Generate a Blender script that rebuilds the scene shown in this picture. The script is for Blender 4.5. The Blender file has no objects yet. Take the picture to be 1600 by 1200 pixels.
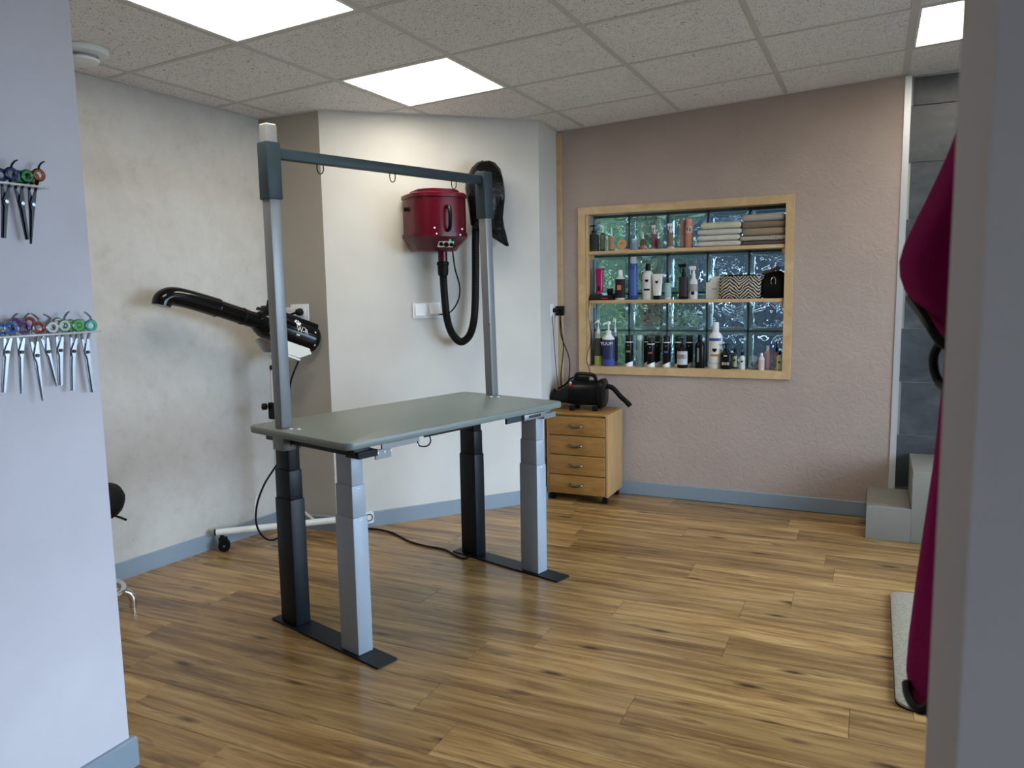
import bpy, bmesh, math, random
from mathutils import Vector, Matrix, Euler, noise as mnoise
import numpy as np
random.seed(7)
S = bpy.context.scene
COL = S.collection
PI = math.pi

# ---------------------------------------------------------------- camera
FPX = 1211.53                                   # focal length in pixels of the 1600 px wide frame
YAW, PITCH, ROLL = 0.4362, -0.1206, 0.0175
CAM = Vector((2.8886, -2.424, 1.324))
_c, _s = math.cos, math.sin
RX = Matrix(((1, 0, 0), (0, _c(PITCH), -_s(PITCH)), (0, _s(PITCH), _c(PITCH))))
RY = Matrix(((_c(ROLL), 0, _s(ROLL)), (0, 1, 0), (-_s(ROLL), 0, _c(ROLL))))
RZ = Matrix(((_c(YAW), -_s(YAW), 0), (_s(YAW), _c(YAW), 0), (0, 0, 1)))
MC = RZ @ RX @ RY                               # columns: right, forward, up
cam = bpy.data.cameras.new('camera')
cam.sensor_fit = 'HORIZONTAL'; cam.sensor_width = 36.0; cam.lens = FPX / 1600 * 36.0
cam.clip_start = 0.02; cam.clip_end = 200
cam.dof.use_dof = True; cam.dof.focus_distance = 3.6; cam.dof.aperture_fstop = 7.5
camo = bpy.data.objects.new('camera', cam); COL.objects.link(camo)
R_, F_, U_ = MC.col[0], MC.col[1], MC.col[2]
camo.matrix_world = Matrix(((R_.x, U_.x, -F_.x, CAM.x), (R_.y, U_.y, -F_.y, CAM.y), (R_.z, U_.z, -F_.z, CAM.z), (0, 0, 0, 1)))
S.camera = camo

# ---------------------------------------------------------------- world, daylight, exposure
SKY_STRENGTH = 5.6
LED_STRENGTH = 4.4
w = bpy.data.worlds.new('overcast_sky'); S.world = w; w.use_nodes = True
bg = w.node_tree.nodes['Background']; bg.inputs[0].default_value = (0.62, 0.775, 1.0, 1); bg.inputs[1].default_value = SKY_STRENGTH
S.view_settings.view_transform = 'Standard'; S.view_settings.look = 'None'
S.view_settings.gamma = 1.0; S.view_settings.use_curve_mapping = False
S.view_settings.exposure = 1.4
def portal(name, y0, y1, z0, z1, x):            # guides daylight sampling through a real window opening
    l = bpy.data.lights.new(name, 'AREA'); l.shape = 'RECTANGLE'; l.size = z1 - z0; l.size_y = y1 - y0
    l.cycles.is_portal = True
    o = bpy.data.objects.new(name, l); COL.objects.link(o)
    o.location = (x, (y0 + y1) / 2, (z0 + z1) / 2); o.rotation_euler = (0, PI / 2, 0)
WIN2 = (-0.95, 1.85, 0.12, 2.05)                # y0,y1,z0,z1 of the side window of the salon
WIN3 = (-3.75, -2.30, 0.12, 1.65)               # side window of the hall the camera stands in
XR = 4.7
portal('daylight_portal', *WIN2, XR + 0.02)
portal('daylight_portal', *WIN3, XR + 0.02)

# ---------------------------------------------------------------- measuring helpers (photo pixel -> point on a real surface)
def ray(px, py):
    return MC @ Vector(((px - 800) / FPX, 1, -(py - 600) / FPX))
def FL(px, py, z=0.0):
    d = ray(px, py); t = (z - CAM.z) / d.z; return CAM + d * t
def VP(px, py, A, B):
    n = Vector((-(B[1] - A[1]), B[0] - A[0], 0)); d = ray(px, py)
    t = (n.x * (A[0] - CAM.x) + n.y * (A[1] - CAM.y)) / n.dot(d); return CAM + d * t
def DEP(px, py, dist):
    d = ray(px, py); return CAM + d * (dist / math.hypot(d.x, d.y))
def CZ(x, y):                                   # the suspended ceiling runs slightly uphill
    return 2.266 + 0.0503 * x + 0.0035 * y
def LOCAL(P, loc, rz):
    v = Vector(P) - Vector(loc); c, s = math.cos(-rz), math.sin(-rz)
    return Vector((c * v.x - s * v.y, s * v.x + c * v.y, v.z))

# ---------------------------------------------------------------- materials
MATS = {}
def nodes_of(name):
    m = bpy.data.materials.new(name); m.use_nodes = True
    nt = m.node_tree; return m, nt, nt.nodes['Principled BSDF']
def mat(name, col, rough=0.5, metal=0.0, var=0.06, scale=30.0, bump=0.0, bscale=200.0, trans=0.0, coat=0.0, sheen=0.0, ior=1.45, emit=None, stretch=None, spec=0.5):
    if name in MATS: return MATS[name]
    m, nt, b = nodes_of(name); N, L = nt.nodes, nt.links
    tc = N.new('ShaderNodeTexCoord'); src = tc.outputs['Object']
    if stretch:
        mp = N.new('ShaderNodeMapping'); mp.inputs['Scale'].default_value = stretch; L.new(src, mp.inputs[0]); src = mp.outputs[0]
    n = N.new('ShaderNodeTexNoise'); n.inputs['Scale'].default_value = scale; n.inputs['Detail'].default_value = 4
    L.new(src, n.inputs['Vector'])
    mx = N.new('ShaderNodeMix'); mx.data_type = 'RGBA'
    mx.inputs[6].default_value = tuple(max(0, c * (1 - var)) for c in col[:3]) + (1,)
    mx.inputs[7].default_value = tuple(min(1, c * (1 + var)) for c in col[:3]) + (1,)
    L.new(n.outputs['Fac'], mx.inputs[0]); L.new(mx.outputs[2], b.inputs['Base Color'])
    b.inputs['Roughness'].default_value = rough; b.inputs['Metallic'].default_value = metal
    b.inputs['IOR'].default_value = ior; b.inputs['Specular IOR Level'].default_value = spec
    if trans: b.inputs['Transmission Weight'].default_value = trans
    if coat: b.inputs['Coat Weight'].default_value = coat
    if sheen: b.inputs['Sheen Weight'].default_value = sheen
    if emit: b.inputs['Emission Color'].default_value = tuple(emit[:3]) + (1,); b.inputs['Emission Strength'].default_value = emit[3]
    if bump:
        n2 = N.new('ShaderNodeTexNoise'); n2.inputs['Scale'].default_value = bscale; n2.inputs['Detail'].default_value = 5
        L.new(src, n2.inputs['Vector'])
        bp = N.new('ShaderNodeBump'); bp.inputs['Strength'].default_value = bump; bp.inputs['Distance'].default_value = 0.004
        L.new(n2.outputs['Fac'], bp.inputs['Height']); L.new(bp.outputs[0], b.inputs['Normal'])
    MATS[name] = m; return m
def ramp(nt, src, stops):
    r = nt.nodes.new('ShaderNodeValToRGB'); e = r.color_ramp.elements
    while len(e) < len(stops): e.new(0.5)
    for k, (p, c) in enumerate(stops):
        e[k].position = p; e[k].color = tuple(c) + (1,) if len(c) == 3 else c
    nt.links.new(src, r.inputs[0]); return r.outputs[0]
def tex(nt, kind, vec, **kw):
    n = nt.nodes.new(kind)
    for k, v in kw.items(): n.inputs[k].default_value = v
    nt.links.new(vec, n.inputs['Vector']); return n
def mixc(nt, fac, a, b, mode='MIX'):
    m = nt.nodes.new('ShaderNodeMix'); m.data_type = 'RGBA'; m.blend_type = mode
    for i, v in ((0, fac), (6, a), (7, b)):
        if hasattr(v, 'links'): nt.links.new(v, m.inputs[i])
        elif isinstance(v, (int, float)): m.inputs[i].default_value = v
        else: m.inputs[i].default_value = tuple(v[:3]) + (1,)
    return m.outputs[2]
def bumpn(nt, b, h, strength=0.3, dist=0.004):
    n = nt.nodes.new('ShaderNodeBump'); n.inputs['Strength'].default_value = strength; n.inputs['Distance'].default_value = dist
    nt.links.new(h, n.inputs['Height']); nt.links.new(n.outputs[0], b.inputs['Normal'])
def coords(nt, scale=(1, 1, 1), rnd=False, space='Object'):
    tc = nt.nodes.new('ShaderNodeTexCoord'); v = tc.outputs[space]
    if rnd:
        oi = nt.nodes.new('ShaderNodeObjectInfo'); mu = nt.nodes.new('ShaderNodeMath'); mu.operation = 'MULTIPLY'; mu.inputs[1].default_value = 37.0
        nt.links.new(oi.outputs['Random'], mu.inputs[0])
        ad = nt.nodes.new('ShaderNodeVectorMath'); ad.operation = 'ADD'; nt.links.new(v, ad.inputs[0]); nt.links.new(mu.outputs[0], ad.inputs[1]); v = ad.outputs[0]
    mp = nt.nodes.new('ShaderNodeMapping'); mp.inputs['Scale'].default_value = scale; nt.links.new(v, mp.inputs[0]); return mp.outputs[0]

def m_floor():
    m, nt, b = nodes_of('oak_laminate'); L = nt.links
    v = coords(nt, (0.7, 9.5, 1), True)
    g = tex(nt, 'ShaderNodeTexNoise', v, Scale=2.2, Detail=8, Roughness=0.62, Distortion=0.8)
    c1 = ramp(nt, g.outputs['Fac'], [(0.29, (0.110, 0.054, 0.018)), (0.43, (0.265, 0.148, 0.052)), (0.57, (0.405, 0.245, 0.094)), (0.72, (0.55, 0.37, 0.165))])
    v2 = coords(nt, (3.0, 95, 1), True)
    f = tex(nt, 'ShaderNodeTexNoise', v2, Scale=3.0, Detail=5, Roughness=0.7)
    fr = ramp(nt, f.outputs['Fac'], [(0.3, (0.72, 0.72, 0.72)), (0.6, (1.06, 1.06, 1.06))])
    c2 = mixc(nt, 0.8, c1, fr, 'MULTIPLY')
    v3 = coords(nt, (2.0, 7.0, 1), True)
    k = tex(nt, 'ShaderNodeTexVoronoi', v3, Scale=1.35, Randomness=1.0)
    kf = ramp(nt, k.outputs['Distance'], [(0.05, (1, 1, 1)), (0.17, (0, 0, 0))])
    c3 = mixc(nt, kf, c2, (0.055, 0.026, 0.012))
    v4 = coords(nt, (0.9, 9, 1), True)
    st = tex(nt, 'ShaderNodeTexNoise', v4, Scale=3.1, Detail=3, Distortion=1.4)
    sf = ramp(nt, st.outputs['Fac'], [(0.62, (0, 0, 0)), (0.70, (0.55, 0.55, 0.55))])
    c4 = mixc(nt, sf, c3, (0.085, 0.042, 0.018))
    oi = nt.nodes.new('ShaderNodeObjectInfo')
    tone = ramp(nt, oi.outputs['Random'], [(0.0, (0.78, 0.78, 0.78)), (1.0, (1.16, 1.14, 1.1))])
    c5 = mixc(nt, 1.0, c4, tone, 'MULTIPLY')
    L.new(c5, b.inputs['Base Color']); b.inputs['Roughness'].default_value = 0.27
    b.inputs['Specular IOR Level'].default_value = 0.45
    bumpn(nt, b, f.outputs['Fac'], 0.06, 0.002); return m
def m_ceiling_tile():
    m, nt, b = nodes_of('fissured_mineral_tile'); L = nt.links
    v = coords(nt, (1, 1.0, 1), True)
    n = tex(nt, 'ShaderNodeTexNoise', v, Scale=85.0, Detail=2, Distortion=2.5)
    f = ramp(nt, n.outputs['Fac'], [(0.345, (1, 1, 1)), (0.40, (0, 0, 0))])
    n2 = tex(nt, 'ShaderNodeTexNoise', v, Scale=3.0, Detail=2)
    base = ramp(nt, n2.outputs['Fac'], [(0.3, (0.83, 0.82, 0.81)), (0.7, (0.87, 0.86, 0.855))])
    c = mixc(nt, f, base, (0.15, 0.14, 0.13)); L.new(c, b.inputs['Base Color'])
    b.inputs['Roughness'].default_value = 0.9
    bumpn(nt, b, n.outputs['Fac'], 0.25, 0.003); return m
def m_concrete():
    m, nt, b = nodes_of('concrete_look_wallpaper'); L = nt.links
    v = coords(nt)
    n = tex(nt, 'ShaderNodeTexNoise', v, Scale=2.2, Detail=7, Roughness=0.62, Distortion=0.5)
    base = ramp(nt, n.outputs['Fac'], [(0.3, (0.455, 0.425, 0.385)), (0.5, (0.535, 0.515, 0.48)), (0.68, (0.59, 0.575, 0.545))])
    n2 = tex(nt, 'ShaderNodeTexNoise', v, Scale=11.0, Detail=8, Roughness=0.75)
    c = mixc(nt, 0.5, base, ramp(nt, n2.outputs['Fac'], [(0.32, (0.42, 0.39, 0.35)), (0.45, (0.53, 0.51, 0.475)), (0.65, (0.60, 0.59, 0.565))]))
    k = tex(nt, 'ShaderNodeTexVoronoi', v, Scale=38.0, Randomness=1.0)
    kf = ramp(nt, k.outputs['Distance'], [(0.02, (1, 1, 1)), (0.07, (0, 0, 0))])
    n3 = tex(nt, 'ShaderNodeTexNoise', v, Scale=5.0)
    kk = mixc(nt, ramp(nt, n3.outputs['Fac'], [(0.5, (0, 0, 0)), (0.6, (1, 1, 1))]), (0, 0, 0), kf)
    c = mixc(nt, kk, c, (0.20, 0.185, 0.165))
    L.new(c, b.inputs['Base Color']); b.inputs['Roughness'].default_value = 0.75
    bumpn(nt, b, n2.outputs['Fac'], 0.12, 0.003); return m
def m_plaster(name, col, bs, bstr, dist=0.006, stretch=(1, 1, 1), rough=0.8, var=0.06, distort=1.2):
    m, nt, b = nodes_of(name); L = nt.links
    v = coords(nt, stretch)
    n = tex(nt, 'ShaderNodeTexNoise', v, Scale=bs, Detail=5, Roughness=0.6, Distortion=distort)
    v2 = coords(nt)
    n2 = tex(nt, 'ShaderNodeTexNoise', v2, Scale=2.5, Detail=3)
    c = ramp(nt, n2.outputs['Fac'], [(0.3, tuple(x * (1 - var) for x in col)), (0.7, tuple(min(1, x * (1 + var)) for x in col))])
    L.new(c, b.inputs['Base Color']); b.inputs['Roughness'].default_value = rough
    bumpn(nt, b, n.outputs['Fac'], bstr, dist); return m
def m_wood(name, dark, light, scale=(2, 2, 14), rough=0.45, seed=1.0):
    m, nt, b = nodes_of(name); L = nt.links
    v = coords(nt, scale, True)
    n = tex(nt, 'ShaderNodeTexNoise', v, Scale=3.0 * seed, Detail=6, Roughness=0.55, Distortion=0.9)
    c = ramp(nt, n.outputs['Fac'], [(0.3, dark), (0.52, tuple((a + q) / 2 for a, q in zip(dark, light))), (0.7, light)])
    L.new(c, b.inputs['Base Color']); b.inputs['Roughness'].default_value = rough
    bumpn(nt, b, n.outputs['Fac'], 0.05, 0.002); return m
def m_slate():
    m, nt, b = nodes_of('dark_slate_tile'); L = nt.links
    v = coords(nt, (1, 1, 1.6), True)
    n = tex(nt, 'ShaderNodeTexNoise', v, Scale=6, Detail=7, Roughness=0.65, Distortion=0.7)
    c = ramp(nt, n.outputs['Fac'], [(0.3, (0.045, 0.052, 0.06)), (0.55, (0.078, 0.089, 0.098)), (0.72, (0.125, 0.13, 0.13))])
    L.new(c, b.inputs['Base Color']); b.inputs['Roughness'].default_value = 0.4; return m
def m_block_glass():
    m, nt, b = nodes_of('rippled_block_glass'); L = nt.links
    v = coords(nt, (1, 1, 1), True)
    n = tex(nt, 'ShaderNodeTexNoise', v, Scale=7.0, Detail=1.0, Distortion=3.0)
    wv = tex(nt, 'ShaderNodeTexWave', v, Scale=2.2, Distortion=8.0, Detail=1.2); wv.inputs['Detail Scale'].default_value = 1.6
    h = mixc(nt, 0.5, n.outputs['Fac'], wv.outputs['Fac'])
    b.inputs['Base Color'].default_value = (0.66, 0.84, 0.86, 1); b.inputs['Roughness'].default_value = 0.02
    b.inputs['Transmission Weight'].default_value = 1.0; b.inputs['IOR'].default_value = 1.48
    bumpn(nt, b, h, 1.0, 0.018); return m
def m_zebra():
    m, nt, b = nodes_of('zebra_fabric'); L = nt.links
    tc = nt.nodes.new('ShaderNodeTexCoord')
    sx = nt.nodes.new('ShaderNodeSeparateXYZ'); L.new(tc.outputs['Object'], sx.inputs[0])
    ab = nt.nodes.new('ShaderNodeMath'); ab.operation = 'PINGPONG'; ab.inputs[1].default_value = 0.055; L.new(sx.outputs['X'], ab.inputs[0])
    ad = nt.nodes.new('ShaderNodeMath'); ad.operation = 'MULTIPLY_ADD'; ad.inputs[1].default_value = -0.9; L.new(ab.outputs[0], ad.inputs[0]); L.new(sx.outputs['Z'], ad.inputs[2])
    n = tex(nt, 'ShaderNodeTexNoise', tc.outputs['Object'], Scale=28.0, Detail=2)
    a2 = nt.nodes.new('ShaderNodeMath'); a2.operation = 'MULTIPLY_ADD'; a2.inputs[1].default_value = 0.03; L.new(n.outputs['Fac'], a2.inputs[0]); L.new(ad.outputs[0], a2.inputs[2])
    mu = nt.nodes.new('ShaderNodeMath'); mu.operation = 'MULTIPLY'; mu.inputs[1].default_value = 330.0; L.new(a2.outputs[0], mu.inputs[0])
    si = nt.nodes.new('ShaderNodeMath'); si.operation = 'SINE'; L.new(mu.outputs[0], si.inputs[0])
    c = ramp(nt, si.outputs[0], [(0.10, (0.012, 0.011, 0.012)), (0.30, (0.55, 0.48, 0.40))])
    L.new(c, b.inputs['Base Color']); b.inputs['Roughness'].default_value = 0.8; return m
def m_lace():
    m, nt, b = nodes_of('lace_pattern_terry'); L = nt.links
    v = coords(nt, (1, 1, 1))
    k = tex(nt, 'ShaderNodeTexVoronoi', v, Scale=55.0, Randomness=0.15)
    c = ramp(nt, k.outputs['Distance'], [(0.25, (0.05, 0.04, 0.035)), (0.45, (0.38, 0.33, 0.27))])
    L.new(c, b.inputs['Base Color']); b.inputs['Roughness'].default_value = 0.95; return m
def m_emit(name, col, st):
    m = bpy.data.materials.new(name); m.use_nodes = True; nt = m.node_tree
    nt.nodes.remove(nt.nodes['Principled BSDF'])
    e = nt.nodes.new('ShaderNodeEmission'); e.inputs[0].default_value = tuple(col) + (1,); e.inputs[1].default_value = st
    nt.links.new(e.outputs[0], nt.nodes['Material Output'].inputs[0]); return m
def m_pane():
    m = bpy.data.materials.new('window_pane_glass'); m.use_nodes = True; nt = m.node_tree
    nt.nodes.remove(nt.nodes['Principled BSDF'])
    t = nt.nodes.new('ShaderNodeBsdfTransparent'); t.inputs[0].default_value = (0.97, 0.99, 0.98, 1)
    g = nt.nodes.new('ShaderNodeBsdfGlossy'); g.inputs['Roughness'].default_value = 0.02
    fr = nt.nodes.new('ShaderNodeFresnel'); fr.inputs[0].default_value = 1.45
    mx = nt.nodes.new('ShaderNodeMixShader'); nt.links.new(fr.outputs[0], mx.inputs[0]); nt.links.new(t.outputs[0], mx.inputs[1]); nt.links.new(g.outputs[0], mx.inputs[2])
    nt.links.new(mx.outputs[0], nt.nodes['Material Output'].inputs[0]); return m

M = dict(
 floor=m_floor(), ctile=m_ceiling_tile(), concrete=m_concrete(), slate=m_slate(), bglass=m_block_glass(), zebra=m_zebra(), lace=m_lace(), pane=m_pane(),
 pink=m_plaster('taupe_pink_plaster', (0.415, 0.335, 0.292), 20, 0.42, 0.013, distort=1.6),
 white=m_plaster('off_white_wallpaper', (0.61, 0.595, 0.555), 150, 0.12, 0.003, (1, 1, 3)),
 taupe=m_plaster('shaded_corner_wallpaper', (0.40, 0.36, 0.305), 150, 0.10, 0.003),  # off-white wallpaper made darker; the short wall's shade is put into the colour
 lilac=m_plaster('lilac_white_wallpaper', (0.58, 0.56, 0.605), 170, 0.12, 0.003),
 jamb=m_plaster('grey_beige_paint', (0.38, 0.345, 0.33), 60, 0.05, 0.003),
 plainw=m_plaster('white_wall_paint', (0.6, 0.6, 0.58), 60, 0.05, 0.003),
 skirting=mat('blue_grey_skirting_paint', (0.235, 0.295, 0.355), 0.42, var=0.03),
 tee=mat('ceiling_grid_enamel', (0.60, 0.59, 0.57), 0.55, var=0.02),
 angle=mat('wall_angle_enamel', (0.66, 0.64, 0.62), 0.5, var=0.02),
 alu=mat('brushed_aluminium', (0.72, 0.75, 0.78), 0.4, 0.6, var=0.03),
 pine=m_wood('pine_wood', (0.50, 0.335, 0.165), (0.63, 0.455, 0.25), (3, 3, 3)),
 oakv=m_wood('oak_veneer', (0.25, 0.115, 0.026), (0.36, 0.19, 0.052), (2.5, 2.5, 16)),
 oaks=m_wood('oak_side_veneer', (0.36, 0.20, 0.075), (0.46, 0.28, 0.12), (18, 18, 1.5)),
 grout=mat('grey_grout', (0.50, 0.51, 0.51), 0.9),
 mortar=mat('dark_teal_mortar', (0.055, 0.10, 0.11), 0.6),
 rim=mat('teal_glass_rim', (0.50, 0.72, 0.72), 0.08, trans=0.85, var=0.03, ior=1.5),
 stepc=mat('smooth_concrete', (0.25, 0.245, 0.215), 0.5, var=0.10, scale=8, bump=0.2, bscale=60),
 top=mat('grey_green_table_rubber', (0.175, 0.207, 0.19), 0.36, var=0.05, scale=8, bump=0.08, bscale=350),
 grey=mat('grey_powder_coat', (0.31, 0.36, 0.42), 0.45, 0.1, var=0.03),
 post=mat('silver_grey_powder_coat', (0.23, 0.24, 0.25), 0.38, 0.3, var=0.03),
 navy=mat('black_blue_powder_coat', (0.006, 0.010, 0.015), 0.42, var=0.05, spec=0.3),
 sleeve=mat('anthracite_powder_coat', (0.028, 0.046, 0.056), 0.45, var=0.05, spec=0.35),
 black=mat('black_plastic', (0.004, 0.004, 0.0045), 0.35, spec=0.25),
 gloss=mat('gloss_black_plastic', (0.003, 0.003, 0.0035), 0.14, spec=0.35),
 rubber=mat('black_rubber', (0.005, 0.005, 0.0055), 0.55, spec=0.2),
 bagm=mat('black_bin_liner_film', (0.003, 0.003, 0.0035), 0.25, bump=0.9, bscale=45, spec=0.3),
 red=mat('dark_red_enamel', (0.085, 0.002, 0.010), 0.26, var=0.05, spec=0.35),
 steel=mat('polished_steel', (0.26, 0.27, 0.29), 0.3, 1.0, var=0.03),
 chrome=mat('chrome', (0.8, 0.8, 0.8), 0.06, 1.0, var=0.02),
 darksteel=mat('black_coated_steel', (0.02, 0.02, 0.022), 0.3, 0.8),
 pewter=mat('pewter_handle', (0.14, 0.12, 0.105), 0.35, 0.9),
 wplastic=mat('white_plastic', (0.78, 0.80, 0.80), 0.35, var=0.02),
 wmetal=mat('white_enamel_tube', (0.74, 0.74, 0.70), 0.3, var=0.02),
 rug=mat('cream_loop_pile', (0.37, 0.34, 0.27), 0.95, var=0.45, scale=110, bump=1.0, bscale=180, spec=0.1),
 fuchsia=mat('fuchsia_fleece', (0.21, 0.005, 0.064), 0.95, var=0.12, scale=60, bump=0.4, bscale=350, spec=0.1),
 acrylic=mat('clear_acrylic', (0.86, 0.87, 0.87), 0.15, trans=0.45, ior=1.46, var=0.01),
 vinyl=mat('black_vinyl_upholstery', (0.004, 0.004, 0.0045), 0.5, spec=0.12, bump=0.1, bscale=200),
 green_led=mat('green_indicator', (0.01, 0.25, 0.12), 0.3, emit=(0.0, 0.5, 0.22, 0.4)),
 redsw=mat('red_switch', (0.55, 0.02, 0.04), 0.3),
 leaf=mat('garden_leaf', (0.12, 0.19, 0.06), 0.4, var=0.6, scale=6),
 bark=mat('shrub_bark', (0.08, 0.055, 0.035), 0.9),
 fence=mat('slate_blue_garden_fence', (0.020, 0.031, 0.046), 0.7, var=0.35),
 ground=mat('garden_paving', (0.10, 0.10, 0.09), 0.9, var=0.15),
 led=m_emit('led_diffuser', (1.0, 0.93, 0.79), LED_STRENGTH),
)
def pm(name, col, **k): return mat(name, col, k.pop('rough', 0.4), **k)

# ---------------------------------------------------------------- mesh helpers
class MB:
    def __init__(s): s.v, s.f = [], []
    def add(s, vs, fs, X=None):
        o = len(s.v)
        s.v += [tuple(X @ Vector(q)) if X is not None else tuple(q) for q in vs]
        s.f += [tuple(i + o for i in f) for f in fs]; return s
    def box(s, c, d, X=None):
        x, y, z = c; a, b, e = d[0] / 2, d[1] / 2, d[2] / 2
        vs = [(x + i * a, y + j * b, z + k * e) for i in (-1, 1) for j in (-1, 1) for k in (-1, 1)]
        return s.add(vs, [(0, 1, 3, 2), (4, 6, 7, 5), (0, 4, 5, 1), (2, 3, 7, 6), (0, 2, 6, 4), (1, 5, 7, 3)], X)
    def rbox(s, c, d, r=0.004, seg=2, X=None):
        bm = bmesh.new(); bmesh.ops.create_cube(bm, size=1.0)
        for v in bm.verts: v.co = Vector((v.co.x * d[0], v.co.y * d[1], v.co.z * d[2]))
        bmesh.ops.bevel(bm, geom=bm.edges[:], offset=r, segments=seg, profile=0.5, affect='EDGES')
        bm.verts.index_update()
        vs = [v.co + Vector(c) for v in bm.verts]; fs = [[v.index for v in f.verts] for f in bm.faces]; bm.free()
        return s.add(vs, fs, X)
    def prism(s, poly, z0, z1, X=None, r=0.0):
        n = len(poly)
        if r > 0:                                   # bevelled top and bottom rims
            cx = sum(p[0] for p in poly) / n; cy = sum(p[1] for p in poly) / n
            def ins(q):
                out = []
                for i, p in enumerate(poly):
                    a, b = Vector(poly[i - 1]), Vector(poly[(i + 1) % n]); p = Vector(p)
                    d = (b - a).normalized(); out.append((p.x - d.y * q, p.y + d.x * q))
                return out
            rings = [(ins(r), z0), (ins(r * .3), z0 + r * .3), (poly, z0 + r), (poly, z1 - r), (ins(r * .3), z1 - r * .3), (ins(r), z1)]
        else: rings = [(poly, z0), (poly, z1)]
        vs = [(p[0], p[1], z) for pl, z in rings for p in pl]
        fs = [tuple(range(n))[::-1], tuple(range((len(rings) - 1) * n, len(rings) * n))]
        for k in range(len(rings) - 1):
            for i in range(n): fs.append((k * n + i, k * n + (i + 1) % n, (k + 1) * n + (i + 1) % n, (k + 1) * n + i))
        return s.add(vs, fs, X)
    def lathe(s, prof, c=(0, 0, 0), n=20, X=None, sx=1.0, sy=1.0):
        vs, fs = [], []
        for r, z in prof:
            for i in range(n):
                a = 2 * PI * i / n; vs.append((c[0] + sx * r * math.cos(a), c[1] + sy * r * math.sin(a), c[2] + z))
        m = len(prof)
        for k in range(m - 1):
            for i in range(n): fs.append((k * n + i, k * n + (i + 1) % n, (k + 1) * n + (i + 1) % n, (k + 1) * n + i))
        if prof[0][0] > 1e-6: fs.append(tuple(range(n))[::-1])
        if prof[-1][0] > 1e-6: fs.append(tuple(range((m - 1) * n, m * n)))
        return s.add(vs, fs, X)
    def cyl(s, p0, p1, r0, r1=None, n=16):
        p0, p1 = Vector(p0), Vector(p1); d = p1 - p0
        q = d.to_track_quat('Z', 'Y').to_matrix().to_4x4(); X = Matrix.Translation(p0) @ q
        return s.lathe([(r0, 0), (r1 if r1 is not None else r0, d.length)], n=n, X=X)
    def tube(s, path, r, n=8, closed=False, ribs=None):
        P = [Vector(p) for p in path]; m = len(P); rad = r if isinstance(r, (list, tuple)) else [r] * m
        vs, fs = [], []; up = None
        for i in range(m):
            a = P[i - 1] if (i > 0 or closed) else P[i]; b = P[(i + 1) % m] if (i < m - 1 or closed) else P[i]
            t = (b - a).normalized()
            if up is None:
                up = Vector((0, 0, 1)) if abs(t.z) < 0.9 else Vector((1, 0, 0))
            up = (up - t * up.dot(t)).normalized(); sd = t.cross(up)
            for k in range(n):
                an = 2 * PI * k / n; vs.append(P[i] + (up * math.cos(an) + sd * math.sin(an)) * rad[i])
        for i in range(m if closed else m - 1):
            j = (i + 1) % m
            for k in range(n): fs.append((i * n + k, i * n + (k + 1) % n, j * n + (k + 1) % n, j * n + k))
        if not closed: fs += [tuple(range(n))[::-1], tuple(range((m - 1) * n, m * n))]
        return s.add(vs, fs)
    def torus(s, c, R, r, X=None, n=20, k=8):
        X = Matrix.Translation(Vector(c)) @ (X if X is not None else Matrix())
        return s.tube([X @ Vector((R * math.cos(2 * PI * i / n), R * math.sin(2 * PI * i / n), 0)) for i in range(n)], r, k, True)
    def loft(s, rings, cap=True):
        n = len(rings[0]); vs = [p for r in rings for p in r]; fs = []
        for k in range(len(rings) - 1):
            for i in range(n): fs.append((k * n + i, k * n + (i + 1) % n, (k + 1) * n + (i + 1) % n, (k + 1) * n + i))
        if cap: fs += [tuple(range(n))[::-1], tuple(range((len(rings) - 1) * n, len(rings) * n))]
        return s.add(vs, fs)
    def mesh(s, name, material, smooth=40):
        me = bpy.data.meshes.new(name); me.from_pydata(s.v, [], s.f)
        bm = bmesh.new(); bm.from_mesh(me); bmesh.ops.recalc_face_normals(bm, faces=bm.faces[:]); bm.to_mesh(me); bm.free()
        if smooth:
            me.shade_smooth(); me.set_sharp_from_angle(angle=math.radians(smooth))
        me.materials.append(material); return me
    def build(s, name, material, parent=None, smooth=40):
        return link(name, s.mesh(name, material, smooth), parent)
def link(name, me, parent=None):
    o = bpy.data.objects.new(name, me); COL.objects.link(o)
    if parent is not None: o.parent = parent
    return o
def tag(o, label=None, cat=None, group=None, kind=None):
    if label: o['label'] = label
    if cat: o['category'] = cat
    if group: o['group'] = group
    if kind: o['kind'] = kind
    return o
def thing(name, label, cat, loc=(0, 0, 0), rz=0.0, group=None):
    o = bpy.data.objects.new(name, None); COL.objects.link(o); o.empty_display_size = 0.1
    o.location = loc; o.rotation_euler = (0, 0, rz); return tag(o, label, cat, group)
def smoothpath(pts, n=8, closed=False):
    P = [Vector(p) for p in pts]; out = []; m = len(P)
    for i in range(m if closed else m - 1):
        if closed: a, b, c, d = P[i - 1], P[i], P[(i + 1) % m], P[(i + 2) % m]
        else: a, b, c, d = P[max(i - 1, 0)], P[i], P[i + 1], P[min(i + 2, m - 1)]
        for k in range(n):
            t = k / n
            out.append(0.5 * ((2 * b) + (c - a) * t + (2 * a - 5 * b + 4 * c - d) * t * t + (3 * b - a - 3 * c + d) * t ** 3))
    if not closed: out.append(P[-1])
    return out
def rrect(w, h, r, n=4, c=(0, 0)):
    out = []
    for sx, sy, a0 in ((1, 1, 0), (-1, 1, PI / 2), (-1, -1, PI), (1, -1, 1.5 * PI)):
        for k in range(n + 1):
            a = a0 + PI / 2 * k / n; out.append((c[0] + sx * (w / 2 - r) + r * math.cos(a), c[1] + sy * (h / 2 - r) + r * math.sin(a)))
    return out
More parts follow.
